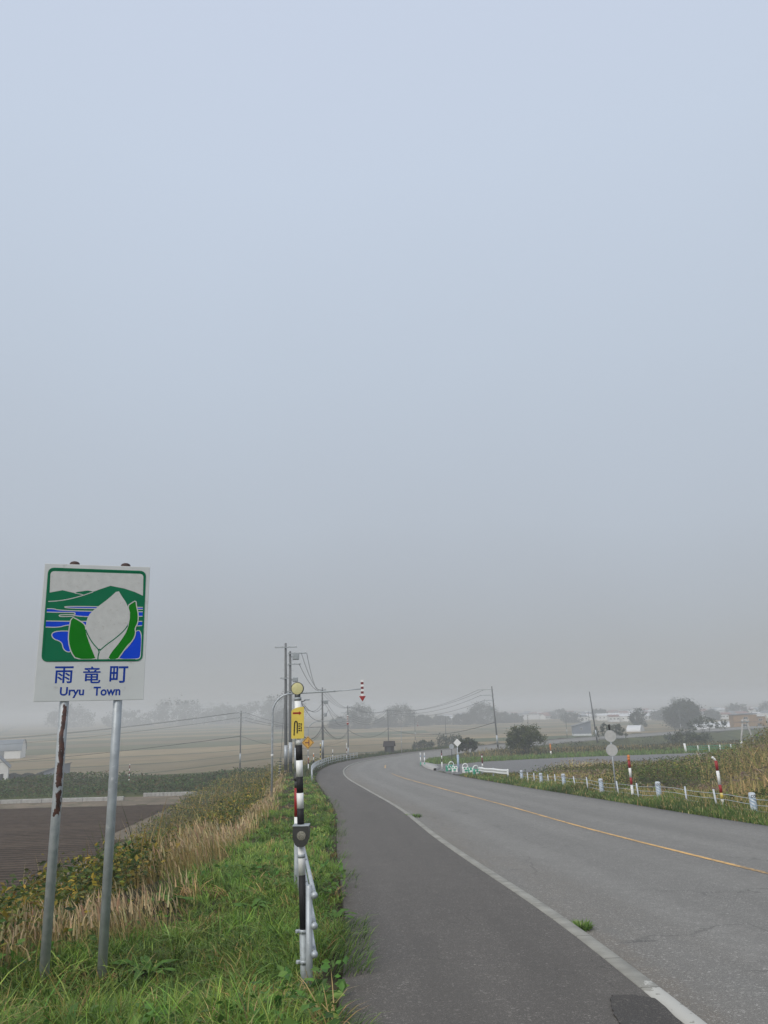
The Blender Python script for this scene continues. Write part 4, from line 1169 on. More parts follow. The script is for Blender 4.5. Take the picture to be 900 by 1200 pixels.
M['dockleaf'] = mat('dock_leaf', (.065, .135, .022), .65, 0, .35, 9, bump=.3, dirt=(.13, .12, .03), dirt_amt=.15, spec=.15)
for dx, dy, dn, ds, lb in [(-2.35, 8.15, 9, .42, 'broad-leaved green dock plant low in the grass, left of the black and white pole'), (-1.95, 11.6, 8, .34, 'broad-leaved plant higher up the grass verge, between the sign and the black and white pole'),
                           (-.72, 10.2, 7, .30, 'broad-leaved plant leaning from the verge over the path edge'), (-3.35, 12.3, 8, .45, 'broad-leaved plant where the green verge meets the dry grass'), (-.98, 12.3, 6, .26, 'dark broad-leaved plant right of the short pipe fence')]:
    dock(dx, dy, dn, ds, lb)
EMB = {
    'frame': [(0.0414, 0.9638), (0.9536, 0.9612), (0.9626, 0.2883), (0.0482, 0.2871)],
    'sky': [(0.0576, 0.9436), (0.9381, 0.9435), (0.9436, 0.7752), (0.8615, 0.8027), (0.7602, 0.827), (0.6241, 0.8452), (0.548, 0.8228), (0.4696, 0.798), (0.4129, 0.8047), (0.3185, 0.7926), (0.2957, 0.7832), (0.1804, 0.8028), (0.0656, 0.7828)],
    'ridge': [(0.0589, 0.717), (0.1451, 0.7221), (0.2529, 0.7378), (0.3765, 0.768), (0.465, 0.7953)],
    'ridge2': [(0.2958, 0.7819), (0.3438, 0.7777), (0.3892, 0.7682)],
    'l1': [(0.2036, 0.6838), (0.496, 0.6852), (0.9451, 0.6861), (0.9462, 0.6705), (0.4974, 0.6699), (0.2207, 0.6701)],
    'l2': [(0.0555, 0.6629), (0.1124, 0.6649), (0.1602, 0.6529), (0.4993, 0.6495), (0.9459, 0.6522), (0.9467, 0.6184), (0.4711, 0.6084), (0.3315, 0.612), (0.296, 0.6217), (0.3185, 0.6321), (0.2942, 0.6394), (0.1772, 0.638), (0.0581, 0.6391)],
    'l3': [(0.1713, 0.6204), (0.2957, 0.6243), (0.3198, 0.6195), (0.2971, 0.6104), (0.1805, 0.6067), (0.1659, 0.6128)],
    'l4': [(0.0576, 0.5743), (0.2695, 0.5736), (0.5219, 0.5758), (0.9495, 0.5796), (0.9501, 0.5486), (0.8977, 0.543), (0.3191, 0.5464), (0.2412, 0.5458), (0.1733, 0.5279), (0.0594, 0.5296)],
    'l5': [(0.1099, 0.473), (0.1305, 0.4953), (0.1991, 0.5031), (0.2924, 0.5012), (0.3001, 0.4241), (0.3001, 0.3474), (0.2531, 0.3536), (0.2244, 0.3783), (0.2166, 0.4091), (0.1914, 0.4288), (0.1362, 0.4422)],
    'l6': [(0.8838, 0.5096), (0.9513, 0.5099), (0.9535, 0.3237), (0.9418, 0.3048), (0.9244, 0.2973), (0.7063, 0.2956), (0.8127, 0.3745), (0.8729, 0.4379)],
    'leafl': [(0.2785, 0.6089), (0.3468, 0.5844), (0.4132, 0.5496), (0.4243, 0.4994), (0.4747, 0.3994), (0.521, 0.3248), (0.5348, 0.295), (0.3517, 0.2956), (0.2998, 0.3499), (0.2691, 0.424), (0.2646, 0.4985)],
    'leafr': [(0.8004, 0.6946), (0.8381, 0.7185), (0.8781, 0.7374), (0.8862, 0.6958), (0.9093, 0.631), (0.9091, 0.5663), (0.8826, 0.5249), (0.8935, 0.4891), (0.8729, 0.4379), (0.8116, 0.3871), (0.7601, 0.3242), (0.7353, 0.2942), (0.6393, 0.2946), (0.6623, 0.3432), (0.7438, 0.425), (0.8097, 0.5142), (0.8285, 0.6301)],
    'bud': [(0.7003, 0.8154), (0.735, 0.7716), (0.7852, 0.7203), (0.8215, 0.6559), (0.8233, 0.5914), (0.8, 0.5334), (0.7394, 0.4782), (0.6783, 0.4374), (0.6172, 0.4021), (0.5621, 0.3595), (0.4887, 0.4182), (0.4349, 0.4869), (0.4191, 0.5371), (0.4222, 0.5876), (0.4524, 0.6387), (0.5276, 0.6908), (0.6193, 0.7502)],
    'stripr': [(0.8215, 0.572), (0.8136, 0.5271), (0.7438, 0.425), (0.6623, 0.3432), (0.6393, 0.2946), (0.5505, 0.2949), (0.5621, 0.3595), (0.6174, 0.3996), (0.6785, 0.4349), (0.7396, 0.4757), (0.8003, 0.5295)],
    'stripl': [(0.4199, 0.5119), (0.4352, 0.4844), (0.489, 0.4157), (0.5621, 0.3595), (0.5505, 0.2949), (0.5332, 0.295), (0.521, 0.3248), (0.4747, 0.3994), (0.427, 0.4869)],
    'veinr': [(0.5621, 0.3595), (0.6173, 0.4008), (0.6784, 0.4362), (0.7395, 0.4769), (0.7853, 0.5141), (0.8121, 0.5463)],
    'veinl': [(0.4197, 0.5144), (0.4351, 0.4856), (0.4888, 0.4169), (0.5621, 0.3595), (0.551, 0.3247), (0.5505, 0.2949)],
    'k1': [(0.1616, 0.2477), (0.3287, 0.2467), (0.3408, 0.1263), (0.1743, 0.1282)],
    'k2': [(0.4187, 0.2462), (0.5803, 0.2452), (0.5912, 0.1235), (0.4303, 0.1253)],
    'k3': [(0.6641, 0.2472), (0.8357, 0.2462), (0.8454, 0.1243), (0.6745, 0.1262)],
    't1': [(0.2227, 0.1012), (0.4406, 0.0985), (0.4482, 0.0199), (0.2308, 0.0234)],
    't2': [(0.5259, 0.1011), (0.7754, 0.098), (0.7807, 0.0329), (0.5318, 0.0367)],
    'posts': [(0.2669, -0.0034), (0.7711, -0.0048), (0.2655, 1.0075), (0.7624, 1.0069)],
}

# ------------------------------------------------------------------ the town sign
SA = Vector((-3.19, 7.76, 0)); SDX = Vector((math.cos(R(20)), math.sin(R(20)), 0)); SN = Vector((SDX.y, -SDX.x, 0))   # SN faces the road user
rz_sign = math.atan2(SDX.y, SDX.x)
sign = thing('town_sign', (SA.x, SA.y, gz(SA.x, SA.y) - .02), 'white town entry sign with green and blue flower emblem on two steel posts', 'road sign', rz=rz_sign)
sg0 = sign.location.z
PW, PH = 1.024, 1.365
PU0, PZ0 = -.279, 1.894 - sg0           # lower left corner of the face along the sign's own axis
o = MB().tube([(0, .055, -.5), (0, .055, 3.262 - sg0)], .0435, 20).build('post', M['rusty_post'], sign)
tag(o, 'steel post flaked with long brown rust patches')
o = MB().tube([(.50, .055, -.5), (.50, .055, 3.262 - sg0)], .0435, 20).build('post', M['galv'], sign)
for k, zt in ((0, 3.262), (.50, 3.262)):
    MB().tube([(k, .055, zt - sg0 - .012), (k, .055, zt - sg0 + .012)], .049, 16).dome((k, .055, zt - sg0 + .012), .049, 0, 16, 4, .55).build('post_cap', M['rusty_cap'], sign)


def face(u, v, d):
    return (PU0 + u * PW, -d, PZ0 + v * PH)


# the face leans a hair (its upper left corner stands a little higher, as in the photo)
panel = MB().box((PU0 + PW / 2, .004, PZ0 + PH / 2), (PW, .008, PH), bevel=.003).build('sign_face', [M['panel']], sign)
mb_ = MB()
for vz in (.2, .5, .8):
    mb_.box((PU0 + PW / 2, .0095 + .006, PZ0 + PH * vz), (PW * .94, .012, .05))
mb_.build('back_rail', M['panel_back'], sign)
for vz in (.2, .8):
    for k in (0, .50):
        MB().tube([(k, .055, PZ0 + PH * vz - .02), (k, .055, PZ0 + PH * vz + .02)], .047, 16).build('post_clamp', M['galv_dull'], sign)


def smooth_poly(pts, it=2, closed=True, keep=()):
    p = [np.array(q) for q in pts]
    for _ in range(it):
        n = len(p); o_ = []
        for i in range(n if closed else n - 1):
            a, b_ = p[i], p[(i + 1) % n]
            o_ += [a * .75 + b_ * .25, a * .25 + b_ * .75]
        if not closed: o_ = [p[0]] + o_ + [p[-1]]
        p = o_
    return [tuple(q) for q in p]


def tri_fill(pts):
    from mathutils.geometry import tessellate_polygon
    return [list(t) for t in tessellate_polygon([[Vector((p[0], p[1], 0)) for p in pts]])]


def flat(mb, pts, d, m, th=.0012):
    """a thin sticker cut to the outline, standing d proud of the sign face"""
    n = len(pts)
    tr = tri_fill(pts)
    mb.add([face(u, v, d) for u, v in pts], tr, m)
    return mb


def stroke(mb, pts, w, d, m, closed=False):
    n = len(pts)
    P = [np.array((u * PW, v * PH)) for u, v in pts]
    L_, R_ = [], []
    for i in range(n):
        a = P[i - 1] if (i > 0 or closed) else P[i]
        c = P[(i + 1) % n] if (i < n - 1 or closed) else P[i]
        t = c - a; t = t / (np.linalg.norm(t) + 1e-9); q = np.array((-t[1], t[0])) * w / 2
        L_.append(P[i] + q); R_.append(P[i] - q)
    vs_ = [face(p[0] / PW, p[1] / PH, d) for p in L_] + [face(p[0] / PW, p[1] / PH, d) for p in R_]
    fs = [[i, (i + 1) % n, n + (i + 1) % n, n + i] for i in range(n if closed else n - 1)]
    return mb.add(vs_, fs, m)


def rounded(pts, r):
    out = []
    n = len(pts)
    P = [np.array((u * PW, v * PH)) for u, v in pts]
    for i in range(n):
        a, b_, c = P[i - 1], P[i], P[(i + 1) % n]
        d1 = (a - b_) / np.linalg.norm(a - b_); d2 = (c - b_) / np.linalg.norm(c - b_)
        for k in range(7):
            t_ = k / 6
            q = (1 - t_)**2 * (b_ + d1 * r) + 2 * t_ * (1 - t_) * b_ + t_ * t_ * (b_ + d2 * r)
            out.append((q[0] / PW, q[1] / PH))
    return out


fr_ = rounded(EMB['frame'], .055)
em = flat(MB(), fr_, .0012, 0).build('emblem', [M['teal']], sign)
e = MB()
sk = EMB['sky']
flat(e, rounded(sk[:2] + [(.9381, .70), (.0656, .70)], .04)[:14] + sk[2:], .0020, 0)
stroke(e, smooth_poly(EMB['ridge'], 2, False), .008, .0026, 0)
stroke(e, smooth_poly(EMB['ridge2'], 2, False), .006, .0026, 0)
e.build('emblem_sky', [M['emb_white']], em)
for k, js in (('l1', ()), ('l2', (0, -1)), ('l4', (0, -1))):
    for j in js: EMB[k][j] = (EMB[k][j][0] - .022, EMB[k][j][1])
    EMB[k] = [((min(.962, u + .03) if u > .90 else u), v) for u, v in EMB[k]]
    EMB[k] = [q for p in EMB[k] for q in ([p, p] if p[0] > .9 or p[0] < .08 else [p])]
EMB['l1'] = [((min(.962, u + .03) if u > .90 else u), v) for u, v in EMB['l1']]
e = MB()
for k in ('l1', 'l2', 'l3', 'l4', 'l5', 'l6'):
    pts = smooth_poly(EMB[k], 2)
    if k == 'l3':
        flat(e, pts, .0030, 2)
    else:
        flat(e, pts, .0022, 0)
    stroke(e, pts, .0085, .0034, 1, True)
e.build('lake', [M['blue'], M['emb_white'], M['teal']], em)
# a clean green border over the ends of the sky and lake
e = MB()
stroke(e, fr_, .017, .0042, 0, True)
e.build('emblem_border', [M['teal']], em)
for k in ('leafl', 'leafr'):
    e = MB()
    flat(e, smooth_poly(EMB[k], 1), .0048, 0); stroke(e, smooth_poly(EMB[k], 1), .010, .0054, 1, True)
    e.build('leaf', [M['green_leaf'], M['emb_white']], em)
e = MB()
flat(e, smooth_poly(EMB['bud'], 1), .0060, 0); flat(e, EMB['stripr'], .0056, 0); flat(e, EMB['stripl'], .0058, 0)
stroke(e, smooth_poly(EMB['veinr'], 2, False), .010, .0066, 1); stroke(e, smooth_poly(EMB['veinl'], 2, False), .010, .0068, 1)
e.build('flower', [M['emb_white'], M['teal']], em)
e = MB()
bt = [(EMB['frame'][3][0] + .06, EMB['frame'][3][1] + .004), (EMB['frame'][2][0] - .06, EMB['frame'][2][1] + .004)]
stroke(e, bt, .014, .0074, 0); e.build('emblem_border', [M['teal']], em)


def text_mesh(body, offset=0.0):
    c = bpy.data.curves.new('lettering', 'FONT'); c.body = body; c.offset = offset; c.resolution_u = 6
    o_ = bpy.data.objects.new('lettering', c); COL.objects.link(o_)
    bpy.context.view_layer.update()
    me = bpy.data.meshes.new_from_object(o_.evaluated_get(bpy.context.evaluated_depsgraph_get()))
    vs_ = [tuple(v.co) for v in me.vertices]; fs = [list(p.vertices) for p in me.polygons]
    bpy.data.objects.remove(o_); bpy.data.curves.remove(c); bpy.data.meshes.remove(me)
    return vs_, fs


def put_text(mb, body, quad, d, m, offset):
    vs_, fs = text_mesh(body, offset)
    a = np.array(vs_); lo, hi = a.min(0), a.max(0)
    us = [q[0] for q in quad]; vv = [q[1] for q in quad]
    u0, u1, v0, v1 = min(us), max(us), min(vv), max(vv)
    u0, u1 = (quad[0][0] + quad[3][0]) / 2, (quad[1][0] + quad[2][0]) / 2
    v1, v0 = (quad[0][1] + quad[1][1]) / 2, (quad[2][1] + quad[3][1]) / 2
    mb.add([face(u0 + (x - lo[0]) / (hi[0] - lo[0]) * (u1 - u0), v0 + (y - lo[1]) / (hi[1] - lo[1]) * (v1 - v0), d) for x, y, z in vs_], fs, m)


for ch_, k, of_ in (('雨', 'k1', .012), ('竜', 'k2', .011), ('町', 'k3', .014), ('Uryu', 't1', .024), ('Town', 't2', .024)):
    e = MB(); put_text(e, ch_, EMB[k], .0014, 0, of_)
    e.build('lettering', [M['ink']], sign)

# ------------------------------------------------------------------ black and white pole with plate and reflector
PB = Vector((-.799, 7.5, 0)); pz0 = gz(PB.x, PB.y)
pole = thing('marker_pole', (PB.x, PB.y, pz0), 'tall black and white banded pole with yellow arrow plate and round cream reflector', 'marker pole')
lean = lambda z: (-.069 * (z + .573) / 2.578, 0, z - pz0)
segs_ = [(-.9, 0), (-.128, 1), (.317, 2), (.62, 1), (.88, 2), (1.013, 1), (1.155, 2), (1.30, 1), (1.436, 2), (1.86, 2)]
b_ = MB()
zs_ = [-.9, -.128, .317, .567, .735, .88, 1.013, 1.155, 1.30, 1.436, 1.50, 1.86]
ms_ = [0, 1, 2, 3, 1, 2, 1, 2, 1, 2, 2]
for za, zb, mm in zip(zs_[:-1], zs_[1:], ms_):
    b_.tube([lean(za), lean(zb)], .0315 if mm != 0 else .0345, 20, mm)
b_.build('pole', [M['galv_dull'], M['black'], M['white'], M['box_grey']], pole)
for za in (.46, 1.84): MB().tube([lean(za), lean(za + .03)], .0345, 20).build('collar', M['galv_dull'], pole)
# dark rounded unit with a pitted lens
bx = lean(.655)
b_ = MB()
out_ = [(-.068, .078), (.068, .078), (.074, .03), (.07, -.03), (.05, -.075), (.028, -.092), (-.028, -.092), (-.05, -.075), (-.07, -.03), (-.074, .03)]
b_.prism([(bx[0] + .006 + p, bx[2] + q) for p, q in out_], -.085, .045)
ub = b_.build('reflector_unit', M['box_grey'], pole)
MB().box((bx[0] + .006, -.02, bx[2] + .083), (.15, .14, .010), bevel=.003).build('unit_lid', M['galv_dull'], ub)
b_ = MB()
n_ = 20
b_.add([(bx[0] + .012 + .04 * math.cos(2 * math.pi * i / n_), -.088, bx[2] + .002 + .04 * math.sin(2 * math.pi * i / n_)) for i in range(n_)] + [(bx[0] + .012, -.1, bx[2] + .002)], [[i, (i + 1) % n_, n_] for i in range(n_)], 0, True)
b_.build('lens', M['lens'], ub)
# yellow plate, its upper left corner cut in a curve
pc = lean(1.635)
pu = lambda x, y: ((x - 205) / 195 * .118 + pc[0], (760 - y) / 460 * .28 + pc[2])
plate = [pu(105, 990), pu(300, 990), pu(300, 522), pu(240, 522), pu(190, 530), pu(150, 545), pu(120, 562), pu(105, 580)]
pl = MB().prism(plate, -.046, -.040, 0).build('plate', [M['yellow']], pole)
b_ = MB()


def flatxz(mb, pts, y, m):
    mb.add([(p[0], y, p[1]) for p in pts], tri_fill(pts), m)


flatxz(b_, [pu(128, 600), pu(225, 600), pu(225, 585), pu(262, 612), pu(225, 640), pu(225, 624), pu(128, 624)], -.0485, 0)
b_.build('arrow_mark', [M['red']], pl)
b_ = MB()
U = [(148, 938), (155, 770), (160, 745), (176, 733), (192, 745), (198, 772), (196, 908)]
for a, c in zip(U[:-1], U[1:]):
    d_ = Vector((c[0] - a[0], c[1] - a[1])).normalized(); q = Vector((-d_.y, d_.x)) * 8.5
    a2 = Vector(a) - d_ * 4; c2 = Vector(c) + d_ * 4
    flatxz(b_, [pu(a2.x + q.x, a2.y + q.y), pu(c2.x + q.x, c2.y + q.y), pu(c2.x - q.x, c2.y - q.y), pu(a2.x - q.x, a2.y - q.y)], -.0485 - .0002 * U.index(a), 0)
for yy_ in (772, 806, 840, 872):
    flatxz(b_, [pu(216, yy_ - 8), pu(244, yy_ - 8), pu(244, yy_ + 8), pu(216, yy_ + 8)], -.0485, 0)
for ya, yb in ((764, 800), (812, 850), (858, 884)):
    flatxz(b_, [pu(252, ya), pu(266, ya), pu(266, yb), pu(252, yb)], -.0485, 0)
b_.build('black_mark', [M['black']], pl)
dc = lean(1.95)
b_ = MB()
b_.tube([(dc[0], .012, dc[2]), (dc[0], -.026, dc[2])], .060, 28).tube([(dc[0], .0, dc[2] - .1), (dc[0], 0, dc[2] - .05)], .028, 14)
rd = b_.build('round_reflector', [M['steel_dark']], pole)
b_ = MB(); n_ = 28
b_.add([(dc[0] + .054 * math.cos(2 * math.pi * i / n_), -.0275, dc[2] + .054 * math.sin(2 * math.pi * i / n_)) for i in range(n_)] + [(dc[0], -.036, dc[2])], [[i, (i + 1) % n_, n_] for i in range(n_)], 0, True)
b_.build('reflector_face', [M['cream']], rd)
for zc in (-.142, -.386):
    c = lean(zc)
    b_ = MB(); b_.tube([(c[0], 0, c[2] - .016), (c[0], 0, c[2] + .016)], .0385, 18).box((c[0] - .052, -.005, c[2]), (.035, .03, .026), bevel=.004).box((c[0] + .052, -.005, c[2]), (.04, .03, .026), bevel=.004)
    b_.tube([(c[0] - .055, -.035, c[2]), (c[0] - .055, .03, c[2])], .008, 8).tube([(c[0] - .012, -.05, c[2]), (c[0] - .012, -.03, c[2])], .009, 6)
    b_.build('clamp', M['galv'], pole)

# ------------------------------------------------------------------ short pipe fence beside it
F0, F1 = Vector((-.755, 7.46, 0)), Vector((-1.42, 12.6, 0))
fz = gz(F0.x, F0.y)
fence = thing('pipe_fence', (F0.x, F0.y, fz), 'short galvanised three-rail pipe fence running away behind the black and white pole', 'fence')
b_sp = []
for k in range(3):
    p = F0.lerp(F1, k / 2); zg = gz(p.x, p.y)
    b_ = MB().tube([(p.x - F0.x, p.y - F0.y, zg - fz - .4), (p.x - F0.x, p.y - F0.y, zg - fz + .80)], .030, 16).dome((p.x - F0.x, p.y - F0.y, zg - fz + .80), .030, 0, 16, 4, .5)
    b_.build('post', M['galv'], fence)
    b_sp.append((p, zg))
for hr in (.705, .46, .235):
    pts = [(p.x - F0.x + .045, p.y - F0.y, zg - fz + hr + .03) for p, zg in b_sp]
    a, c = Vector(pts[0]), Vector(pts[1]); dd = (a - c).normalized()
    b_ = MB().tube([a + dd * .07] + pts[1:], .0215, 14)
    b_.dome(tuple(a + dd * .07), .030, 0, 14, 5, 1.0, True)
    rl = b_.build('rail', M['galv'], fence)
    for p in pts:
        MB().tube([(p[0] - .05, p[1], p[2]), (p[0] + .01, p[1], p[2])], .012, 8).box((p[0] - .01, p[1], p[2] + .026), (.02, .03, .012)).build('rail_bolt', M['galv_dull'], rl)


# ------------------------------------------------------------------ red and white snow poles, and other slim markers
def band_pole(name, x, y, hgt, rad, bands, label, cat='snow pole', group=None, cap=None, lean_=(0, 0), capr=1.15, z=None):
    """bands: list of (fraction top of band, material key) from the ground up"""
    zg = gz(x, y) if z is None else z
    t = thing(name, (x, y, zg), label, cat, group)
    keys = []
    for _, k in bands:
        if k not in keys: keys.append(k)
    b_ = MB(); z0 = -.25
    for f, k in bands:
        z1 = f * hgt
        b_.tube([(lean_[0] * z0, lean_[1] * z0, z0), (lean_[0] * z1, lean_[1] * z1, z1)], rad, 14, keys.index(k)); z0 = z1
    b_.build('pole', [M[k] for k in keys], t)
    if cap:
        cx, cy_ = lean_[0] * hgt, lean_[1] * hgt
        MB().tube([(cx, cy_, hgt), (cx, cy_, hgt + .07)], rad * capr, 14).dome((cx, cy_, hgt + .07), rad * capr, 0, 14, 4).build('cap', M[cap], t)
    return t


t = band_pole('snow_pole', -1.52, 13.1, 1.62, .042, [(.42, 'galv_dull'), (.66, 'white'), (.93, 'red'), (1.0, 'box_grey')], 'red and white pole with dark cap, right behind the black and white pole', cap='box_grey', capr=1.35)
band_pole('snow_pole', 10.56, 35.74, 1.72, .058, [(.34, 'white'), (.52, 'red'), (.75, 'white'), (.93, 'red'), (1.0, 'orange')], 'red and white banded pole with an orange top, right of the round signs', group='red and white poles along the cable fence', cap='orange', capr=1.0, lean_=(-.012, 0))
t = band_pole('snow_pole', 11.23, 27.75, 1.62, .052, [(.24, 'white'), (.36, 'yellow'), (.52, 'red'), (.80, 'white'), (1.0, 'red')], 'red and white pole with yellow band and bent tip, near the right edge', group='red and white poles along the cable fence', lean_=(-.035, .02))
MB().tube([(-.057, .03, 1.61), (-.09, .03, 1.67), (-.15, .03, 1.72)], [.03, .034, .036], 12).dome((-.152, .03, 1.725), .045, 0, 12, 5, 1, True).build('broken_reflector', M['white'], t)
band_pole('snow_pole', 7.16, 63.07, 1.55, .05, [(.45, 'white'), (.62, 'white'), (.9, 'dark_red'), (1.0, 'white')], 'dark red and white pole at the end of the white beam guardrail', group='red and white poles along the cable fence', cap='dark_red')
band_pole('snow_pole', 5.1, 80.2, 1.6, .05, [(.38, 'white'), (.55, 'black'), (.75, 'white'), (.9, 'dark_red'), (1.0, 'black')], 'dark banded pole on the concrete island, left of the barricades', group='banded poles at the car park mouth', cap='black', z=float(road_z(80)) + .05)
for i, (px_, py_, lb) in enumerate([(3.45, 92.8, 'left white post of the pair at the tip of the concrete island'), (3.85, 91.2, 'right white post of the pair at the tip of the concrete island')]):
    t = band_pole('white_post', px_, py_, 1.25, .055, [(.25, 'green_plastic'), (.7, 'white'), (.85, 'blue_wrap'), (1.0, 'white')], lb, 'marker post', 'white posts on the concrete island', cap='white', z=float(road_z(py_)))
for i, (fx, fy, hh, bands, lb) in enumerate([(-8.15, 80.0, 1.5, [(.6, 'white'), (.85, 'dark_red'), (1, 'orange')], 'orange-topped pole left of the far fence, below the yellow diamond sign'),
                                             (-8.3, 87.0, 1.6, [(.4, 'white'), (.6, 'black'), (.8, 'white'), (1, 'orange')], 'orange and white pole by the far pipe fence, right of the yellow diamond sign'),
                                             (-8.35, 96.0, 2.6, [(.2, 'white'), (.3, 'black'), (.4, 'yellow'), (.5, 'black'), (.6, 'yellow'), (.7, 'black'), (.8, 'yellow'), (.9, 'black'), (1, 'yellow')], 'tall yellow and black banded pole behind the far pipe fence'),
                                             (-7.7, 107.5, 1.6, [(.35, 'white'), (.5, 'black'), (.65, 'white'), (.8, 'black'), (1, 'white')], 'slim black and white pole at the bend of the far fence'),
                                             (-6.35, 117.0, 2.3, [(.3, 'white'), (.42, 'dark_red'), (.55, 'white'), (.7, 'dark_red'), (.82, 'white'), (1, 'white')], 'red and white pole at the right-hand end of the far fence')]):
    band_pole('snow_pole', fx, fy, hh, .05, bands, lb, group='banded poles along the far fence', cap='white')
band_pole('field_pole', -33, 102, 2.1, .05, [(.2, 'white'), (.35, 'dark_red'), (.5, 'white'), (.65, 'dark_red'), (.8, 'white'), (1, 'dark_red')], 'small red and white pole among the shrubs between the two sign posts', 'snow pole', cap='white')
band_pole('marker_post', 24.2, 121.5, 1.5, .10, [(.4, 'white'), (1, 'orange')], 'short orange marker post on the grass right of the dark bush', 'marker post', cap='orange')

# ------------------------------------------------------------------ far pipe fence round the bend
P_, n_, _ = fine_kerb(61, 121, 2.0)
pts = P_ - n_ * (SW + .4)
ff = thing('pipe_fence', (pts[0][0], pts[0][1], gz(*pts[0])), 'long galvanised pipe fence following the outside of the far bend', 'fence')
bz = ff.location
gzz = ground(pts[:, 0], pts[:, 1])
for p, zg in zip(pts, gzz):
    MB().tube([(p[0] - bz.x, p[1] - bz.y, zg - bz.z - .2), (p[0] - bz.x, p[1] - bz.y, zg - bz.z + .95)], .038, 8).build('post', M['galv'], ff)
for hr in (.28, .56, .86):
    MB().tube([(p[0] - bz.x + .05, p[1] - bz.y, zg - bz.z + hr) for p, zg in zip(pts, gzz)], .032, 8).build('rail', M['galv'], ff)

# ------------------------------------------------------------------ overhead arrow markers
def arrow_marker(x, y, hgt, arm, rise, arr_h, label, group, r0=.05, arm_dir=0.0, diamond=False, kink=.5):
    zg = gz(x, y)
    t = thing('arrow_marker', (x, y, zg), label, 'road marker', group, rz=arm_dir)
    b_ = MB(); rb = 1.0
    pth = [(0, 0, -.3), (0, 0, hgt * .5), (0, 0, hgt - rb)] + [(rb - rb * math.cos(a), 0, hgt - rb + rb * math.sin(a)) for a in np.linspace(.2, math.pi / 2, 7)]
    b_.tube(pth, [r0] * 3 + [r0 * .95 - .002 * i for i in range(7)], 14)
    b_.build('post', M['galv'], t)
    b_ = MB().tube([(rb, 0, hgt), (rb + (arm - rb) * .6, 0, hgt + rise * .45), (rb + (arm - rb) * .62, 0, hgt + rise * .47)], r0 * .78, 12)
    b_.build('arm', M['galv_dull'], t)
    b_ = MB().tube([(rb + (arm - rb) * .62, 0, hgt + rise * .47), (arm, 0, hgt + rise)], r0 * .5, 10)
    b_.build('arm_tip', M['galv'], t)
    MB().tube([(0, 0, hgt * .42), (0, 0, hgt * .42 + .12)], r0 * 1.25, 14).build('band', M['white'], t)
    az_ = hgt + rise
    ah = arr_h; w_ = ah * .13
    b_ = MB()
    zt = az_ + ah * .42; n_b = 7
    bh_ = ah * .75 / n_b
    for k in range(n_b):
        b_.box((arm, 0, zt - bh_ * (k + .5)), (w_, .05, bh_ - .001), 1 if k % 2 else 0)
    b_.prism([(arm - ah * .155, zt - ah * .75 - .002), (arm + ah * .155, zt - ah * .75 - .002), (arm, zt - ah * 1.0)], -.025, .025, 2)
    b_.prism([(arm - ah * .175, zt - ah * .75 + .012), (arm + ah * .175, zt - ah * .75 + .012), (arm, zt - ah * 1.035)], .026, .03, 0)
    b_.build('arrow', [M['white'], M['dark_red'], M['red']], t)
    if diamond:
        dz = 2.95
        s_ = .64
        d_ = MB().prism([(0, dz + s_), (s_, dz), (0, dz - s_), (-s_, dz)], -.09, -.07, 0)
        dd_ = d_.build('diamond_sign', [M['amber']], t)
        e = MB()
        for q in ([(-s_ * .86, dz), (0, dz + s_ * .86)], [(0, dz + s_ * .86), (s_ * .86, dz)], [(s_ * .86, dz), (0, dz - s_ * .86)], [(0, dz - s_ * .86), (-s_ * .86, dz)]):
            a, c = Vector(q[0]), Vector(q[1]); v = (c - a).normalized(); nn_ = Vector((-v.y, v.x)) * .022
            flatxz(e, [tuple(a + nn_), tuple(c + nn_), tuple(c - nn_), tuple(a - nn_)], -.094, 0)
        e.build('sign_border', [M['black']], dd_)
        e = MB()
        flatxz(e, [(.06, dz - .3), (.15, dz - .3), (.15, dz + .3), (.06, dz + .3)], -.094, 0)
        flatxz(e, [(-.3, dz - .05), (.06, dz - .05), (.06, dz + .05), (-.3, dz + .05)], -.0945, 0)
        e.build('junction_symbol', [M['dark_red']], dd_)
    return t


arrow_marker(-6.32, 43, 5.6, 4.88, .16, 1.15, 'large curved-arm road marker with a red and white down arrow over the road', 'curved-arm road markers', .055)
arrow_marker(-8.31, 81.2, 5.0, 4.05, .12, 1.0, 'farther curved-arm road marker carrying the yellow diamond junction sign', 'curved-arm road markers', .05, diamond=True)
arrow_marker(2.0, 141, 5.0, 4.0, .1, .8, 'small distant curved-arm road marker right of the brown hut', 'curved-arm road markers', .045, R(40))

# ------------------------------------------------------------------ cable fence and beam guardrail on the right
thick = [(11.27, 25.49), (10.75, 32.72), (10.1, 39.09), (9.48, 44.53), (9.0, 48.6), (8.5, 52.7)]
spec = []
P_, n_, _ = fine_kerb(19.5, 53.2, .05)
line = P_ + n_ * (RW + 1.5)
cf = thing('cable_fence', (11.0, 28, gz(11.0, 28)), 'low cable fence with white posts along the right verge', 'fence')
cb = cf.location


def on_line(y):
    i = int(np.argmin(np.abs(line[:, 1] - y))); return line[i]


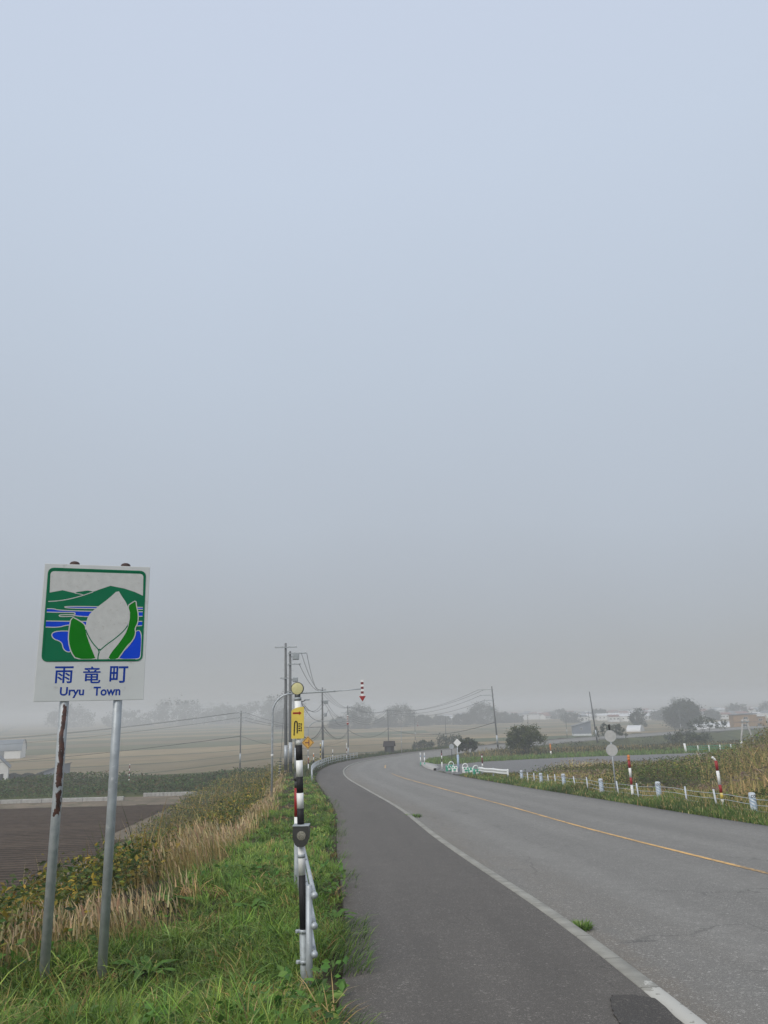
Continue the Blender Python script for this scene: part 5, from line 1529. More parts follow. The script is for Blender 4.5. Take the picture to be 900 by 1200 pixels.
tops = []
for i, (tx, ty) in enumerate(thick):
    p = on_line(ty); zg = gz(p[0], p[1])
    loc = Vector((p[0] - cb.x, p[1] - cb.y, zg - cb.z))
    b_ = MB().tube([loc + Vector((0, 0, -.3)), loc + Vector((-.03, 0, .74))], .10, 18, 0).dome(loc + Vector((-.03, 0, .74)), .10, 0, 18, 3, .3)
    # slanting grey reflective bands wound round the post
    for k in range(5):
        z0 = .05 + .105 * k; vs_ = []; ns = 18
        for j in range(ns + 1):
            a = math.pi + math.pi * j / ns
            zz_ = z0 + .16 * (1 - j / ns)
            for dz in (0, .055):
                vs_.append(loc + Vector((.1035 * math.cos(a) - .04 * (zz_ + dz), .1035 * math.sin(a), zz_ + dz)))
        b_.add(vs_, [[2 * j, 2 * j + 2, 2 * j + 3, 2 * j + 1] for j in range(ns)], 1, True)
    ap = b_.build('anchor_post', [M['post_pale'], M['blue_wrap']], cf)
    r_ = MB()
    for s_ in (-1, 1):
        c = loc + Vector((.035 * s_ - .03, -.098 - .008, .66))
        r_.tube([c + Vector((.033 * math.cos(a), 0.008 if abs(math.cos(a)) < .3 else .012, .036 * math.sin(a))) for a in np.linspace(0, 2 * math.pi, 13)], .008, 6, caps=False)
    r_.build('ring_mark', [M['steel_dark']], ap)
    if i + 1 < len(thick):
        for f in (1 / 3, 2 / 3):
            q = on_line(ty + (thick[i + 1][1] - ty) * f); zq = gz(q[0], q[1])
            l2 = Vector((q[0] - cb.x, q[1] - cb.y, zq - cb.z))
            MB().tube([l2 + Vector((0, 0, -.3)), l2 + Vector((random.uniform(-.09, -.02), 0, .70))], .032, 12).build('post', M['post_pale'], cf)
for yv in (20.0, 22.8):
    q = on_line(yv); zq = gz(q[0], q[1])
    l2 = Vector((q[0] - cb.x, q[1] - cb.y, zq - cb.z))
    MB().tube([l2 + Vector((0, 0, -.3)), l2 + Vector((0, 0, .70))], .032, 12).build('post', M['post_pale'], cf)
lz = ground(line[::20, 0], line[::20, 1])
for hc in (.57, .40, .23):
    MB().tube([(p[0] - cb.x, p[1] - cb.y - .05, zg - cb.z + hc) for p, zg in zip(line[::20], lz)], .009, 6).build('cable', M['post_pale'], cf)

P_, n_, _ = fine_kerb(53.6, 62.4, .25)
ln = P_ + n_ * (RW + 1.3)
lz = ground(ln[:, 0], ln[:, 1])
bg_ = thing('beam_guardrail', (ln[0][0], ln[0][1], lz[0]), 'short white beam guardrail between the barricades and the cable fence', 'guardrail')
bb = bg_.location
prof = [(-.02, .36), (.05, .40), (.05, .46), (-.03, .52), (.05, .58), (.05, .64), (-.02, .70)]
vs_ = []; fs = []
for p, q, zg in zip(ln, n_, lz):
    for o_, h_ in prof:
        vs_.append((p[0] - q[0] * (o_ + .1) - bb.x, p[1] - q[1] * (o_ + .1) - bb.y, zg - bb.z + h_))
k = len(prof)
for i in range(len(ln) - 1):
    for j in range(k - 1):
        fs.append([i * k + j, i * k + j + 1, (i + 1) * k + j + 1, (i + 1) * k + j])
MB().add(vs_, fs, 0, True).build('beam', M['white_plastic'], bg_)
for i in (2, len(ln) // 2, len(ln) - 3):
    MB().tube([(ln[i][0] - bb.x, ln[i][1] - bb.y, lz[i] - bb.z - .3), (ln[i][0] - bb.x, ln[i][1] - bb.y, lz[i] - bb.z + .72)], .06, 12).build('post', M['galv'], bg_)
q0 = ln[0]; qn = n_[0]
MB().box((-qn[0] * .13, -qn[1] * .13, .53), (.12, .10, .40), bevel=.03).build('end_piece', M['white_plastic'], bg_)

# low posts of the fence at the far corner of the paved area
pf = thing('cable_fence', (43.6, 118.4, gz(43.6, 118.4)), 'pale green-tinted cable fence at the far right corner of the paved area', 'fence')
fb = pf.location
lp_ = []
for i in range(7):
    x_, y_ = 43.6 + i * 1.75, 118.4 + i * .3
    zg = gz(x_, y_); lp_.append((x_ - fb.x, y_ - fb.y, zg - fb.z))
    thickp = i in (0, 5)
    MB().tube([(x_ - fb.x - .12 * (i == 0), y_ - fb.y, zg - fb.z - .2), (x_ - fb.x - .3 * (i == 0), y_ - fb.y, zg - fb.z + 1.0 + .35 * thickp)], .16 if thickp else .07, 10).build('post', M['white_plastic'], pf)
for hc in (.4, .65, .9):
    MB().tube([(p[0], p[1], p[2] + hc) for p in lp_], .03, 6).build('cable', M['green_plastic'], pf)

# ------------------------------------------------------------------ signs seen from behind
def back_sign(x, y, label):
    zg = gz(x, y)
    t = thing('round_signs', (x, y, zg), label, 'road sign')
    MB().tube([(0, 0, -.3), (-.04, 0, 2.95)], .034, 14).build('post', M['galv'], t)
    for zc in (2.72, 2.08):
        cx = -.04 * zc / 2.95
        b_ = MB().tube([(cx, -.045, zc), (cx, -.055, zc)], .265, 32)
        d_ = b_.build('sign_disc', M['panel_back'], t)
        r_ = MB()
        r_.tube([(cx + .263 * math.cos(a), -.05, zc + .263 * math.sin(a)) for a in np.linspace(0, 2 * math.pi, 33)], .008, 6, caps=False)
        r_.build('rim', M['galv'], d_)
        bb_ = MB()
        for k in (-.12, .12):
            bb_.box((cx, .0 - .041, zc + k), (.46, .012, .03))
            bb_.box((cx, .02, zc + k), (.1, .05, .04))
        bb_.build('bracket', M['galv_dull'], d_)
    MB().tube([(-.04, 0, 2.95), (-.06, 0, 3.25)], [.03, .05], 10).build('post_tip', M['black'], t)
    return t


t = back_sign(10.55, 38.25, 'two grey round signs one above the other, seen from behind on a leaning post')
t.rotation_euler = (0, 0, R(180 - 16))
t.scale = (-1, 1, 1)
t.scale = (1, 1, 1)
t.rotation_euler = (0, 0, R(-16))

dz_ = float(road_z(72))
t = thing('diamond_sign', (6.15, 73.5, dz_ - .12), 'small white diamond sign on a blue-wrapped post among the barricades', 'road sign')
MB().tube([(0, 0, -.2), (0, 0, 2.75)], .035, 12).build('post', M['galv'], t)
MB().tube([(0, 0, .02), (0, 0, 1.5)], .10, 14).build('sleeve', M['blue_wrap'], t)
d_ = MB().prism([(0, 2.91), (.36, 2.55), (0, 2.19), (-.36, 2.55)], -.06, -.045).build('sign_plate', M['white'], t)
MB().box((0, -.041, 2.55), (.10, .006, .6)).build('bracket', M['galv_dull'], d_)
t = thing('small_round_sign', (7.4, 97, gz(7.4, 97)), 'small round grey sign left of the diamond sign', 'road sign')
MB().tube([(0, 0, -.2), (0, 0, 2.3)], .04, 10).build('post', M['steel_dark'], t)
MB().tube([(0, -.05, 2.15), (0, -.065, 2.15)], .30, 20).build('sign_disc', M['galv'], t)

# ------------------------------------------------------------------ green and white barricades
def barricade(x, y, rz, label, arch, flip):
    zg = float(road_z(y)) - .06
    t = thing('barricade', (x, y, zg), label, 'barricade', 'plastic barricades at the car park mouth', rz)
    out_ = [(-.34, .0), (-.30, .30), (-.36, .45), (-.28, .62), (-.14, .66), (0, .60), (.14, .66), (.28, .62), (.36, .45), (.30, .30), (.34, 0), (.18, 0), (.12, .16), (-.12, .16), (-.18, 0)]
    b_ = MB()
    b_.prism(smooth_poly(out_, 1), -.13, .13, 0)
    b_.build('body', [M['green_plastic' if not flip else 'white_plastic']], t)
    b_ = MB()
    for s_ in (-1, 1):
        b_.tube([(.16 * s_, -.145, .52), (.16 * s_, .145, .52)], .085, 12)
    b_.build('round_boss', [M['white_plastic' if not flip else 'green_plastic']], t)
    b_ = MB(); b_.prism(smooth_poly([(-.15, .2), (.15, .2), (.17, .38), (-.17, .38)], 1), -.136, .136); b_.build('belly_panel', [M['white_plastic' if not flip else 'green_plastic']], t)
    t.scale = (.82, .82, .85)
    if arch:
        b_ = MB().tube([(-.30, .16, 0)] + [(.30 * math.cos(a), .16, .62 + .34 * math.sin(a)) for a in np.linspace(math.pi, 0, 9)] + [(.30, .16, 0)], .05, 10)
        b_.build('hoop', M['white_plastic'], t)
    return t


for bx_, by_, rz_, ar, fl, lb in [(5.35, 74.6, .3, False, False, 'leftmost green barricade, just left of the blue-wrapped post'), (5.75, 76.4, .1, True, False, 'green barricade with a white hoop standing behind the leftmost one'), (5.72, 72.2, -.3, False, True, 'white barricade at the foot of the blue-wrapped post'),
                                  (6.45, 69.6, .2, True, True, 'white barricade with a hoop right of the blue-wrapped post'), (6.75, 68.0, -.2, False, False, 'green and white barricade right of the hooped white one'), (6.75, 63.7, .4, True, False, 'separate green barricade by the end of the white guardrail')]:
    barricade(bx_, by_, rz_, lb, ar, fl)

# ------------------------------------------------------------------ utility poles and wires
def utility_pole(x, y, h, label, arms=(), group='utility poles', lean_=(0, 0), r=.17, boxes=(), steps=True, rz=0.0, name='utility_pole', kind='concrete_pole'):
    """arms: (height, half length left, half length right, insulators)"""
    zg = gz(x, y)
    t = thing(name, (x, y, zg), label, 'utility pole', group, rz)
    L_ = lambda z: Vector((lean_[0] * z, lean_[1] * z, z))
    MB().tube([L_(-.5), L_(h * .5), L_(h)], [r, r * .82, r * .62], 14).dome(tuple(L_(h)), r * .62, 0, 14, 3, .3).build('pole', M[kind], t)
    for (az_, hl, hr, ni) in arms:
        c = L_(az_)
        MB().box((c.x + (hr - hl) / 2, c.y - r - .05, c.z), (hl + hr, .09, .09)).box((c.x, c.y - r * .5, c.z - .25), (.04, r * 1.2, .04)).build('crossarm', M['galv_dull'], t)
        for i in range(ni):
            f = i / max(1, ni - 1)
            xx = c.x - hl + .08 + (hl + hr - .16) * f
            MB().tube([(xx, c.y - r - .05, c.z + .045), (xx, c.y - r - .05, c.z + .13)], [.035, .05], 8).dome((xx, c.y - r - .05, c.z + .14), .06, 0, 8, 3, .8).build('insulator', M['insul'], t)
    for (bz_, sx, sz, side) in boxes:
        c = L_(bz_)
        MB().box((c.x + side * (r + sx / 2 + .05), c.y - .05, c.z), (sx, sx * .8, sz), bevel=.05).box((c.x + side * (r + .05), c.y, c.z), (.25, .08, .08)).build('transformer', M['galv_dull'], t)
    if steps:
        b_ = MB()
        for k in range(int((h - 3) / .45)):
            c = L_(2.6 + k * .45); s_ = 1 if k % 2 else -1
            b_.tube([(c.x + s_ * r * .6, c.y, c.z), (c.x + s_ * (r + .16), c.y, c.z)], .012, 5)
        b_.build('step_bolt', M['galv_dull'], t)
    MB().tube([tuple(L_(1.2)), tuple(L_(2.9))], [r * 1.0, r * .98], 14).build('wrap', M['galv'], t)
    return t


XP1, YP1 = -9.7, 74.8
p1 = utility_pole(XP1, YP1, 12.3, 'tallest concrete utility pole, leftmost of the tight cluster beside the road', [(11.9, 1.0, 1.1, 4), (9.0, .5, .3, 2)], lean_=(-.008, 0))
p2 = utility_pole(-9.1, 73.4, 11.1, 'utility pole with boxes near its top, second of the tight cluster', [(10.9, .2, 1.5, 4), (9.9, .2, 1.0, 3), (7.4, .3, .9, 3)], lean_=(-.008, 0), boxes=[(10.6, .62, .55, 1), (8.5, .5, .42, 1)], rz=.15)
lamp = thing('street_lamp', (-9.2, 78.2, gz(-9.2, 78.2)), 'slim dark lamp post with a bent arm, rightmost of the tight pole cluster', 'street lamp')
MB().tube([(0, 0, -.3), (0, 0, 3), (0, 0, 6.0)] + [(.9 - .9 * math.cos(a), 0, 6.0 + .7 * math.sin(a)) for a in np.linspace(.25, 1.45, 6)] + [(.95, 0, 6.80)], [.11, .1, .075, .07, .07, .06, .06, .055, .05, .05], 12).build('post', M['steel_dark'], lamp)
MB().box((1.1, 0, 6.82), (.55, .22, .13), bevel=.05).build('lamp_head', M['galv_dull'], lamp)
MB().tube([(0, 0, .2), (0, 0, 2.3)], [.14, .13], 12).build('wrap', M['galv'], lamp)
p3 = utility_pole(-9.3, 111, 10.0, 'utility pole right of the yellow plate, below the long marker arm', [(9.7, .6, .5, 3), (8.2, .2, .9, 2)], lean_=(-.005, 0), boxes=[(8.0, .6, .5, 1), (6.3, .4, .5, 1)], r=.16)
p4 = utility_pole(-9.6, 184, 12.2, 'utility pole beyond the bend, left of the fog-grey tree', [(11.9, .3, 1.5, 3), (10.6, 1.6, .7, 3), (8.7, 1.6, .7, 3)], r=.17, boxes=[(9.8, .6, .6, 1)])
p5 = utility_pole(-.4, 214, 11.2, 'thin utility pole rising right above the brown hut', [(10.9, .8, .8, 3)], r=.15)
pl_ = utility_pole(-28, 150, 10.6, 'single utility pole out in the fields, left of the pole cluster', [(10.2, 1.0, .9, 3), (9.3, .9, .9, 3), (8.7, .5, .4, 2)], r=.15)
pr_ = utility_pole(19.6, 146, 11.6, 'leaning utility pole with three arms on its left, beside the dark bush', [(11.0, 2.6, .2, 3), (10.0, 2.2, .2, 3), (9.1, 1.7, .2, 3)], lean_=(-.045, 0), r=.16, boxes=[(7.6, .4, .6, -1)])
pn_ = utility_pole(48.5, 188, 11.6, 'bare leaning wooden pole on the slope left of the round signs', [], lean_=(-.07, 0), r=.17, steps=False, kind='steel_dark')
small_poles = [(17.5, 250, 8.6, 'small grey pole in the field right of the diamond sign'), (46.5, 268, 8.2, 'first small thin pole right of the leaning pole'), (63, 285, 8.8, 'small thin pole left of the grey field shed'), (78, 312, 9.0, 'small thin pole standing before the grey field shed'), (9.5, 300, 8.5, 'faint pole in the fog between the two broad fog-grey trees'), (120, 330, 8.5, 'small thin pole just left of the narrow dark tree')]
for a_, b__, h_, lb in small_poles:
    utility_pole(a_, b__, h_, lb, [(h_ - .3, .5, .5, 2)], group='small field poles', r=.13, steps=False)


def top(pole_, z, dx=0.0, dy=0.0):
    l = Vector(pole_.location)
    return Vector((l.x + dx, l.y + dy, l.z + z))


def wire(pts, sag, rad, label, group, name='power_line'):
    b_ = MB(); path = []
    for a, c in zip(pts[:-1], pts[1:]):
        n = 14
        for k in range(n + (c is pts[-1])):
            f = k / n
            p = a.lerp(c, f); p.z -= 4 * sag * f * (1 - f)
            path.append(p)
    b_.tube(path, rad, 5)
    o_ = b_.build(name, M['wire'])
    return tag(o_, label, 'power line', group)


G1 = 'upper wires of the roadside line'
for i, (dx, z2, z3, z4) in enumerate([(1.5, 10.9, 9.7, 11.9), (1.0, 10.9, 9.7, 11.9), (.8, 9.9, 9.7, 11.9)]):
    wire([top(p2, z2, dx, -.2), top(p3, z3, -.4 + .4 * i, -.2), top(p4, z4, .3 + .5 * i, -.2), top(p5, 10.95, -.6 + .6 * i, -.2)], 1.1, .022, 'upper power line sloping from the boxed pole down to the poles beyond the bend', G1)
G2 = 'lower wires of the roadside line'
for i, (z2, z3, z4) in enumerate([(7.4, 8.2, 10.6), (7.2, 8.2, 10.6), (6.6, 6.9, 8.7)]):
    wire([top(p2, z2, .3 + .3 * i, -.2), top(p3, z3, .1 + .35 * i, -.2), top(p4, z4, -.6 + .5 * i, -.2)], 1.6, .022, 'lower power line sagging between the boxed pole and the pole beyond the bend', G2)
for i, zz_ in enumerate((5.9, 5.4)):
    wire([top(p2, zz_ - .8, 0, -.2), top(p3, zz_ - 1.0, 0, -.2), top(p4, zz_ + .9, 0, -.2), top(p5, zz_ + .2, 0, -.2), top(pr_, zz_ - .7, -.3, -.2)][:5 if i == 0 else 3], [1.9, 1.6][i], .045 - .02 * i,
         ['thick drooping communication cable looping from pole to pole round the bend', 'thinner communication cable hanging under the thick one between the poles'][i], None, 'telephone_cable')
G3 = 'wires left of the single field pole'
for i, (z_, dz2) in enumerate([(10.3, 0), (10.3, -.2), (9.4, -.5)]):
    wire([top(pl_, z_, -.9 + .5 * i, -.2), Vector((-120 + i, 168 + 4 * i, 3.6 - 11 + z_ - 6 + dz2)), Vector((-215 + i, 190 + 5 * i, -9 + z_ - 6 + dz2))], 1.3, .026, 'thin power line running left into the fog from the single field pole', G3)
wire([top(pl_, 6.0, -.1, -.2), Vector((-120, 166, -11 + 3.0)), Vector((-215, 190, -11 + 1.5))], 1.2, .045, 'thicker lower cable running left into the fog from the single field pole', None, 'telephone_cable')
G4 = 'wires right of the single field pole'
for i, z_ in enumerate((10.3, 9.4, 8.8)):
    wire([top(pl_, z_, .8, -.2), top(p4, 7.8 + .5 * i, -.5, -.2)], 1.4, .024, 'thin power line crossing right from the single field pole to the bend', G4)
wire([top(pl_, 6.0, .1, -.2), top(p4, 4.6, -.2, -.2)], 2.0, .025, 'lower cable crossing right from the single field pole', None, 'telephone_cable')
G5 = 'wires of the leaning pole'
for i, (z_, dx) in enumerate([(11.05, -3.0), (11.05, -1.9), (10.05, -2.6), (9.15, -2.0)]):
    wire([top(pr_, z_, dx, -.2), top(p5, 10.95 - .5 * (i > 1) - .5 * (i > 2), -.6 + .5 * i, -.2), top(p4, 10.2 - .5 * i, 1.0, -.2)], 1.6, .026, 'power line running left from the arms of the leaning pole', G5)

# guy wire guard with rows of dots at the foot of the cluster
gx_, gy_ = -9.98, 72.2
g_ = thing('guy_wire', (gx_, gy_, gz(gx_, gy_)), 'guy wire with a dotted yellow and black guard left of the pole cluster', 'guy wire')
MB().tube([(0, 0, -.2), (.25, 2.5, 9.0)], .014, 6).build('wire', M['wire'], g_)
b_ = MB().tube([(0, 0, .1), (.055, .55, 1.98)], .105, 12)
gd = b_.build('guard', M['steel_dark'], g_)
b_ = MB()
for k in range(8):
    for j in range(4):
        a = math.pi + math.pi * (j + .5) / 4
        f = (k + .5) / 8
        c = (.055 * f + .108 * math.cos(a), .55 * f + .108 * math.sin(a), .1 + 1.88 * f)
        b_.dome(c, .036, 0, 6, 2, 1, True)
b_.build('reflector_dots', M['cream'], gd)

# ------------------------------------------------------------------ buildings
def gable(mb, w, d, hw, hr, m_wall=0, m_roof=1, eave=.25, ridge_x=True):
    """walls and a pitched roof; ridge along x (or y)"""
    if ridge_x:
        pr = [(-d / 2, 0), (d / 2, 0), (d / 2, hw), (0, hr), (-d / 2, hw)]
        n = len(pr)
        vs_ = [(-w / 2, p[0], p[1]) for p in pr] + [(w / 2, p[0], p[1]) for p in pr]
    else:
        pr = [(-w / 2, 0), (w / 2, 0), (w / 2, hw), (0, hr), (-w / 2, hw)]
        n = len(pr)
        vs_ = [(p[0], -d / 2, p[1]) for p in pr] + [(p[0], d / 2, p[1]) for p in pr]
    fs = [list(range(n)), list(range(n, 2 * n))] + [[i, (i + 1) % n, (i + 1) % n + n, i + n] for i in (0, 1, 4)]
    mb.add(vs_, fs, m_wall)


def roof(mb, w, d, hw, hr, m=0, eave=.3, th=.16, ridge_x=True):
    half = (d if ridge_x else w) / 2; L_ = (w if ridge_x else d) / 2 + eave
    sl = (hr - hw) / half
    e = half + eave
    out_ = [(-e, hw - sl * eave + .02), (0, hr + .02), (e, hw - sl * eave + .02), (e, hw - sl * eave + .02 + th), (0, hr + .02 + th), (-e, hw - sl * eave + .02 + th)]
    if ridge_x:
        vs_ = [(-L_, p[0], p[1]) for p in out_] + [(L_, p[0], p[1]) for p in out_]
    else:
        vs_ = [(p[0], -L_, p[1]) for p in out_] + [(p[0], L_, p[1]) for p in out_]
    fs = [[0, 1, 4, 5], [1, 2, 3, 4], [6, 7, 10, 11], [7, 8, 9, 10], [0, 1, 7, 6], [1, 2, 8, 7], [5, 4, 10, 11], [4, 3, 9, 10], [0, 5, 11, 6], [2, 3, 9, 8]]
    mb.add(vs_, fs, m)


M['wall_white'] = mat('pale_siding', (.74, .74, .72), .8, 0, .06, .5)
M['wall_tan'] = mat('brown_siding', (.30, .19, .10), .85, 0, .12, .8)
M['wall_grey'] = mat('blue_grey_siding', (.16, .18, .22), .8, 0, .1, .5)
M['wall_rust'] = mat('faded_red_boards', (.25, .12, .10), .9, 0, .2, .6)
M['roof_grey'] = mat('grey_sheet_roof', (.17, .18, .19), .6, .1, .1, .4)
M['roof_green'] = mat('green_sheet_roof', (.05, .22, .14), .6, .1, .12, .4)
M['roof_pale'] = mat('pale_sheet_roof', (.66, .67, .68), .6, .1, .08, .4)
M['roof_blue'] = mat('blue_sheet_roof', (.16, .185, .21), .6, .1, .1, .4)
M['roof_red'] = mat('dull_red_roof', (.22, .09, .07), .6, .1, .1, .4)


def window(parent, x, z, w, h, y, m='glass'):
    f = MB()
    fr2 = .06
    for (cx, cz, sx, sz) in ((x, z + h / 2, w + .1, fr2), (x, z - h / 2, w + .1, fr2), (x - w / 2, z, fr2, h - .06), (x + w / 2, z, fr2, h - .06), (x, z, .04, h - .06)):
        f.box((cx, y - .03, cz), (sx, .06, sz))
    fo = f.build('window', M['wall_white'], parent)
    MB().box((x, y - .006, z), (w - .06, .01, h - .06)).build('pane', M[m], fo)


hs = thing('house', (-88.2, 178, gz(-88.2, 178)), 'pale gabled house cut off by the left edge of the photo', 'house', rz=R(24))
b_ = MB(); gable(b_, 7.0, 9, 3.6, 7.0, ridge_x=False); b_.build('wall', M['wall_white'], hs)
b_ = MB(); roof(b_, 7.0, 9, 3.6, 7.0, 0, .4, .18, False); b_.build('roof', M['roof_grey'], hs)
window(hs, 1.2, 4.4, 1.0, 1.2, -4.5); window(hs, 2.0, 1.6, 1.4, 1.3, -4.5); window(hs, -1.6, 1.6, 1.4, 1.3, -4.5)
MB().box((.3, -4.54, 1.05), (.95, .08, 2.1), bevel=.02).build('door', M['wood_dark'], hs)

bn = thing('barn', (-138, 285, gz(-138, 285)), 'long barn with a grey curved roof, faint in the fog behind the house', 'barn', rz=R(14))
b_ = MB()
w_, d2, hw_ = 14, 9, 2.6
arc_ = [(d2 / 2 * math.cos(a), hw_ + 3.6 * math.sin(a)) for a in np.linspace(0, math.pi, 11)]
pr = [(-d2 / 2 + .03, 0), (d2 / 2 - .03, 0)] + [(p[0] * .99, p[1] - .06) for p in arc_]
n = len(pr)
b_.add([(-w_ / 2, p[0], p[1]) for p in pr] + [(w_ / 2, p[0], p[1]) for p in pr], [list(range(n)), list(range(n, 2 * n)), [0, 1, 1 + n, n], [1, 2, 2 + n, 1 + n], [n - 1, 0, n, 2 * n - 1]])
b_.build('wall', M['wall_white'], bn)
b_ = MB(); m_ = len(arc_)
b_.add([(-w_ / 2 - .3, p[0], p[1]) for p in arc_] + [(w_ / 2 + .3, p[0], p[1]) for p in arc_] + [(-w_ / 2 - .3, p[0] * 1.03, p[1] + .12) for p in arc_] + [(w_ / 2 + .3, p[0] * 1.03, p[1] + .12) for p in arc_],
       [[i, i + 1, i + 1 + m_, i + m_] for i in range(m_ - 1)] + [[2 * m_ + i, 2 * m_ + i + 1, 3 * m_ + i + 1, 3 * m_ + i] for i in range(m_ - 1)] + [[i, i + 1, 2 * m_ + i + 1, 2 * m_ + i] for i in range(m_ - 1)], 0, True)
b_.build('roof', M['roof_blue'], bn)
MB().box((0, -d2 / 2 - .02, 1.5), (3.4, .1, 3.0), bevel=.02).build('door', M['roof_grey'], bn)

sh = thing('shed', (-79.6, 191, gz(-79.6, 191)), 'small blue-grey shed with a steep single-slope roof, just right of the rusty post', 'shed', rz=R(4))
b_ = MB(); b_.prism([(-2.9, 0), (2.9, 0), (2.9, 3.1), (-2.9, 1.3)], -2.2, 2.2); b_.build('wall', M['wall_grey'], sh)
b_ = MB(); b_.prism([(-3.2, 1.23), (3.2, 3.21), (3.2, 3.36), (-3.2, 1.38)], -2.5, 2.5); b_.build('roof', M['roof_grey'], sh)
MB().box((.6, -2.22, .95), (1.3, .06, 1.9), bevel=.02).build('door', M['roof_blue'], sh)

# clipped hedge by the house
hx, hy = -83.6, 184
hd = thing('hedge', (hx, hy, gz(hx, hy)), 'dark clipped hedge between the gabled house and the blue-grey shed', 'hedge')
nn = 5200
P = np.stack([rng.uniform(-4.2, 4.2, nn), rng.uniform(-.8, .8, nn), 1.75 * rng.random(nn)**.6], 1)
P[:, 2] *= .9 + .12 * np.sin(P[:, 0] * 1.9)
veg('foliage', [leaves(P, .22 + .2 * rng.random(nn), palette(DARK + [(.05, .065, .025)], nn), .6, .7)], [M['leaf']], hd)
b_ = MB()
for k in range(9): b_.tube([(-4 + k, 0, -.1), (-4 + k + .1, .05, 1.2)], [.06, .03], 6)
b_.build('stem', M['bark'], hd)

# brown hut by the bend
ht = thing('hut', (-.15, 141, gz(-.15, 141)), 'small dark brown timber hut beside the road at the bend', 'hut', rz=R(-8))
b_ = MB(); b_.box((0, 0, .75), (1.9, 1.6, 1.7)); b_.build('wall', M['wood_dark'], ht)
b_ = MB(); roof(b_, 1.9, 1.6, 1.6, 2.35, 0, .3, .12, True); b_.build('roof', M['wood_dark'], ht)
MB().box((0, -.83, .68), (.8, .06, 1.3), bevel=.01).build('door', M['steel_dark'], ht)
ht.scale = (.8, .8, .8)

# grey field shed far right
fs_ = thing('shed', (73.5, 307, gz(73.5, 307)), 'blue-grey shed with a slanting roof alone in the fields left of the lone pole', 'shed', rz=R(-8))
MB().prism([(-3.3, .75), (3.3, .75), (3.3, 5.1), (-3.3, 3.5)], -3.5, 3.5).build('wall', M['wall_grey'], fs_)
MB().box((0, 0, .36), (6.62, 7.02, .76)).build('base_wall', M['roof_pale'], fs_)
MB().prism([(-3.6, 3.47), (3.6, 5.22), (3.6, 5.38), (-3.6, 3.63)], -3.8, 3.8).build('roof', M['roof_grey'], fs_)
window(fs_, -.3, 2.6, .9, .8, -3.5)

# brown house, green-roofed barn, car, twin-legged pole
bh2 = thing('house', (146, 330, gz(146, 330)), 'boxy brown two-storey house in the fields right of the big rounded tree', 'house', rz=R(-10))
MB().box((0, 0, 3.0), (9.0, 7.5, 6.0)).build('wall', M['wall_tan'], bh2)
MB().prism([(-4.8, 5.95), (4.8, 6.35), (4.8, 6.6), (-4.8, 6.2)], -4.1, 4.1).build('roof', M['roof_grey'], bh2)
MB().box((6.4, .6, 2.6), (3.75, 6, 5.2)).build('extension', M['wall_tan'], bh2)
MB().box((6.5, .6, 5.33), (4.2, 6.5, .22)).build('extension_roof', M['roof_pale'], bh2)
MB().box((0, -3.82, 3.15), (9.06, .1, .16)).build('trim', M['wood_dark'], bh2)
window(bh2, .2, 4.7, 1.7, .9, -3.75); window(bh2, -.2, 1.9, 2.2, 1.0, -3.75); window(bh2, 6.2, 3.9, 1.4, .9, -2.4)
MB().box((1.6, -3.95, .75), (5.2, .35, 1.2), bevel=.02).build('porch', M['roof_pale'], bh2)
MB().box((5.6, -2.45, 1.25), (1.6, .1, 2.5), bevel=.02).build('door', M['steel_dark'], bh2)
gb = thing('barn', (172, 326, gz(172, 326)), 'long low barn with a green roof and faded red walls at the right edge', 'barn', rz=R(-12))
b_ = MB(); gable(b_, 17, 8, 2.4, 4.5, ridge_x=True); b_.build('wall', M['wall_rust'], gb)
b_ = MB(); roof(b_, 17, 8, 2.4, 4.5, 0, .4, .16, True); b_.build('roof', M['roof_green'], gb)
for k in (-5.5, -1, 4):
    MB().box((k, -4.03, 1.0), (2.2, .08, 1.8), bevel=.02).build('door', M['wall_white'], gb)
sw = thing('shed', (165.5, 334, gz(165.5, 334)), 'white open-sided shed behind the twin-legged pole', 'shed', rz=R(-12))
b_ = MB(); gable(b_, 10, 6, 3.8, 5.4, ridge_x=True); b_.build('wall', M['wall_white'], sw)
b_ = MB(); roof(b_, 10, 6, 3.8, 5.4, 0, .4, .16, True); b_.build('roof', M['roof_pale'], sw)

car = thing('parked_car', (157.2, 322, gz(157.2, 322)), 'white car parked facing the road between the brown house and the twin-legged pole', 'car', rz=R(-14))
b_ = MB()
prf = [(-.86, .35), (-.9, .75), (-.84, .98), (-.66, 1.5), (-.5, 1.56), (.5, 1.56), (.66, 1.5), (.84, .98), (.9, .75), (.86, .35)]
b_.prism(prf, -1.9, 2.1); b_.build('body', M['white_plastic'], car)
MB().prism([(-.74, 1.0), (-.60, 1.44), (.60, 1.44), (.74, 1.0)], -1.93, -1.905).build('windscreen', M['glass'], car)
for s_ in (-1, 1):
    MB().box((.66 * s_, -1.92, .78), (.3, .05, .16), bevel=.02).build('headlight', M['insul'], car)
    for yy_ in (-1.2, 1.3):
        MB().tube([(.72 * s_, yy_, .33), (.93 * s_, yy_, .33)], .33, 16).build('wheel', M['black'], car)

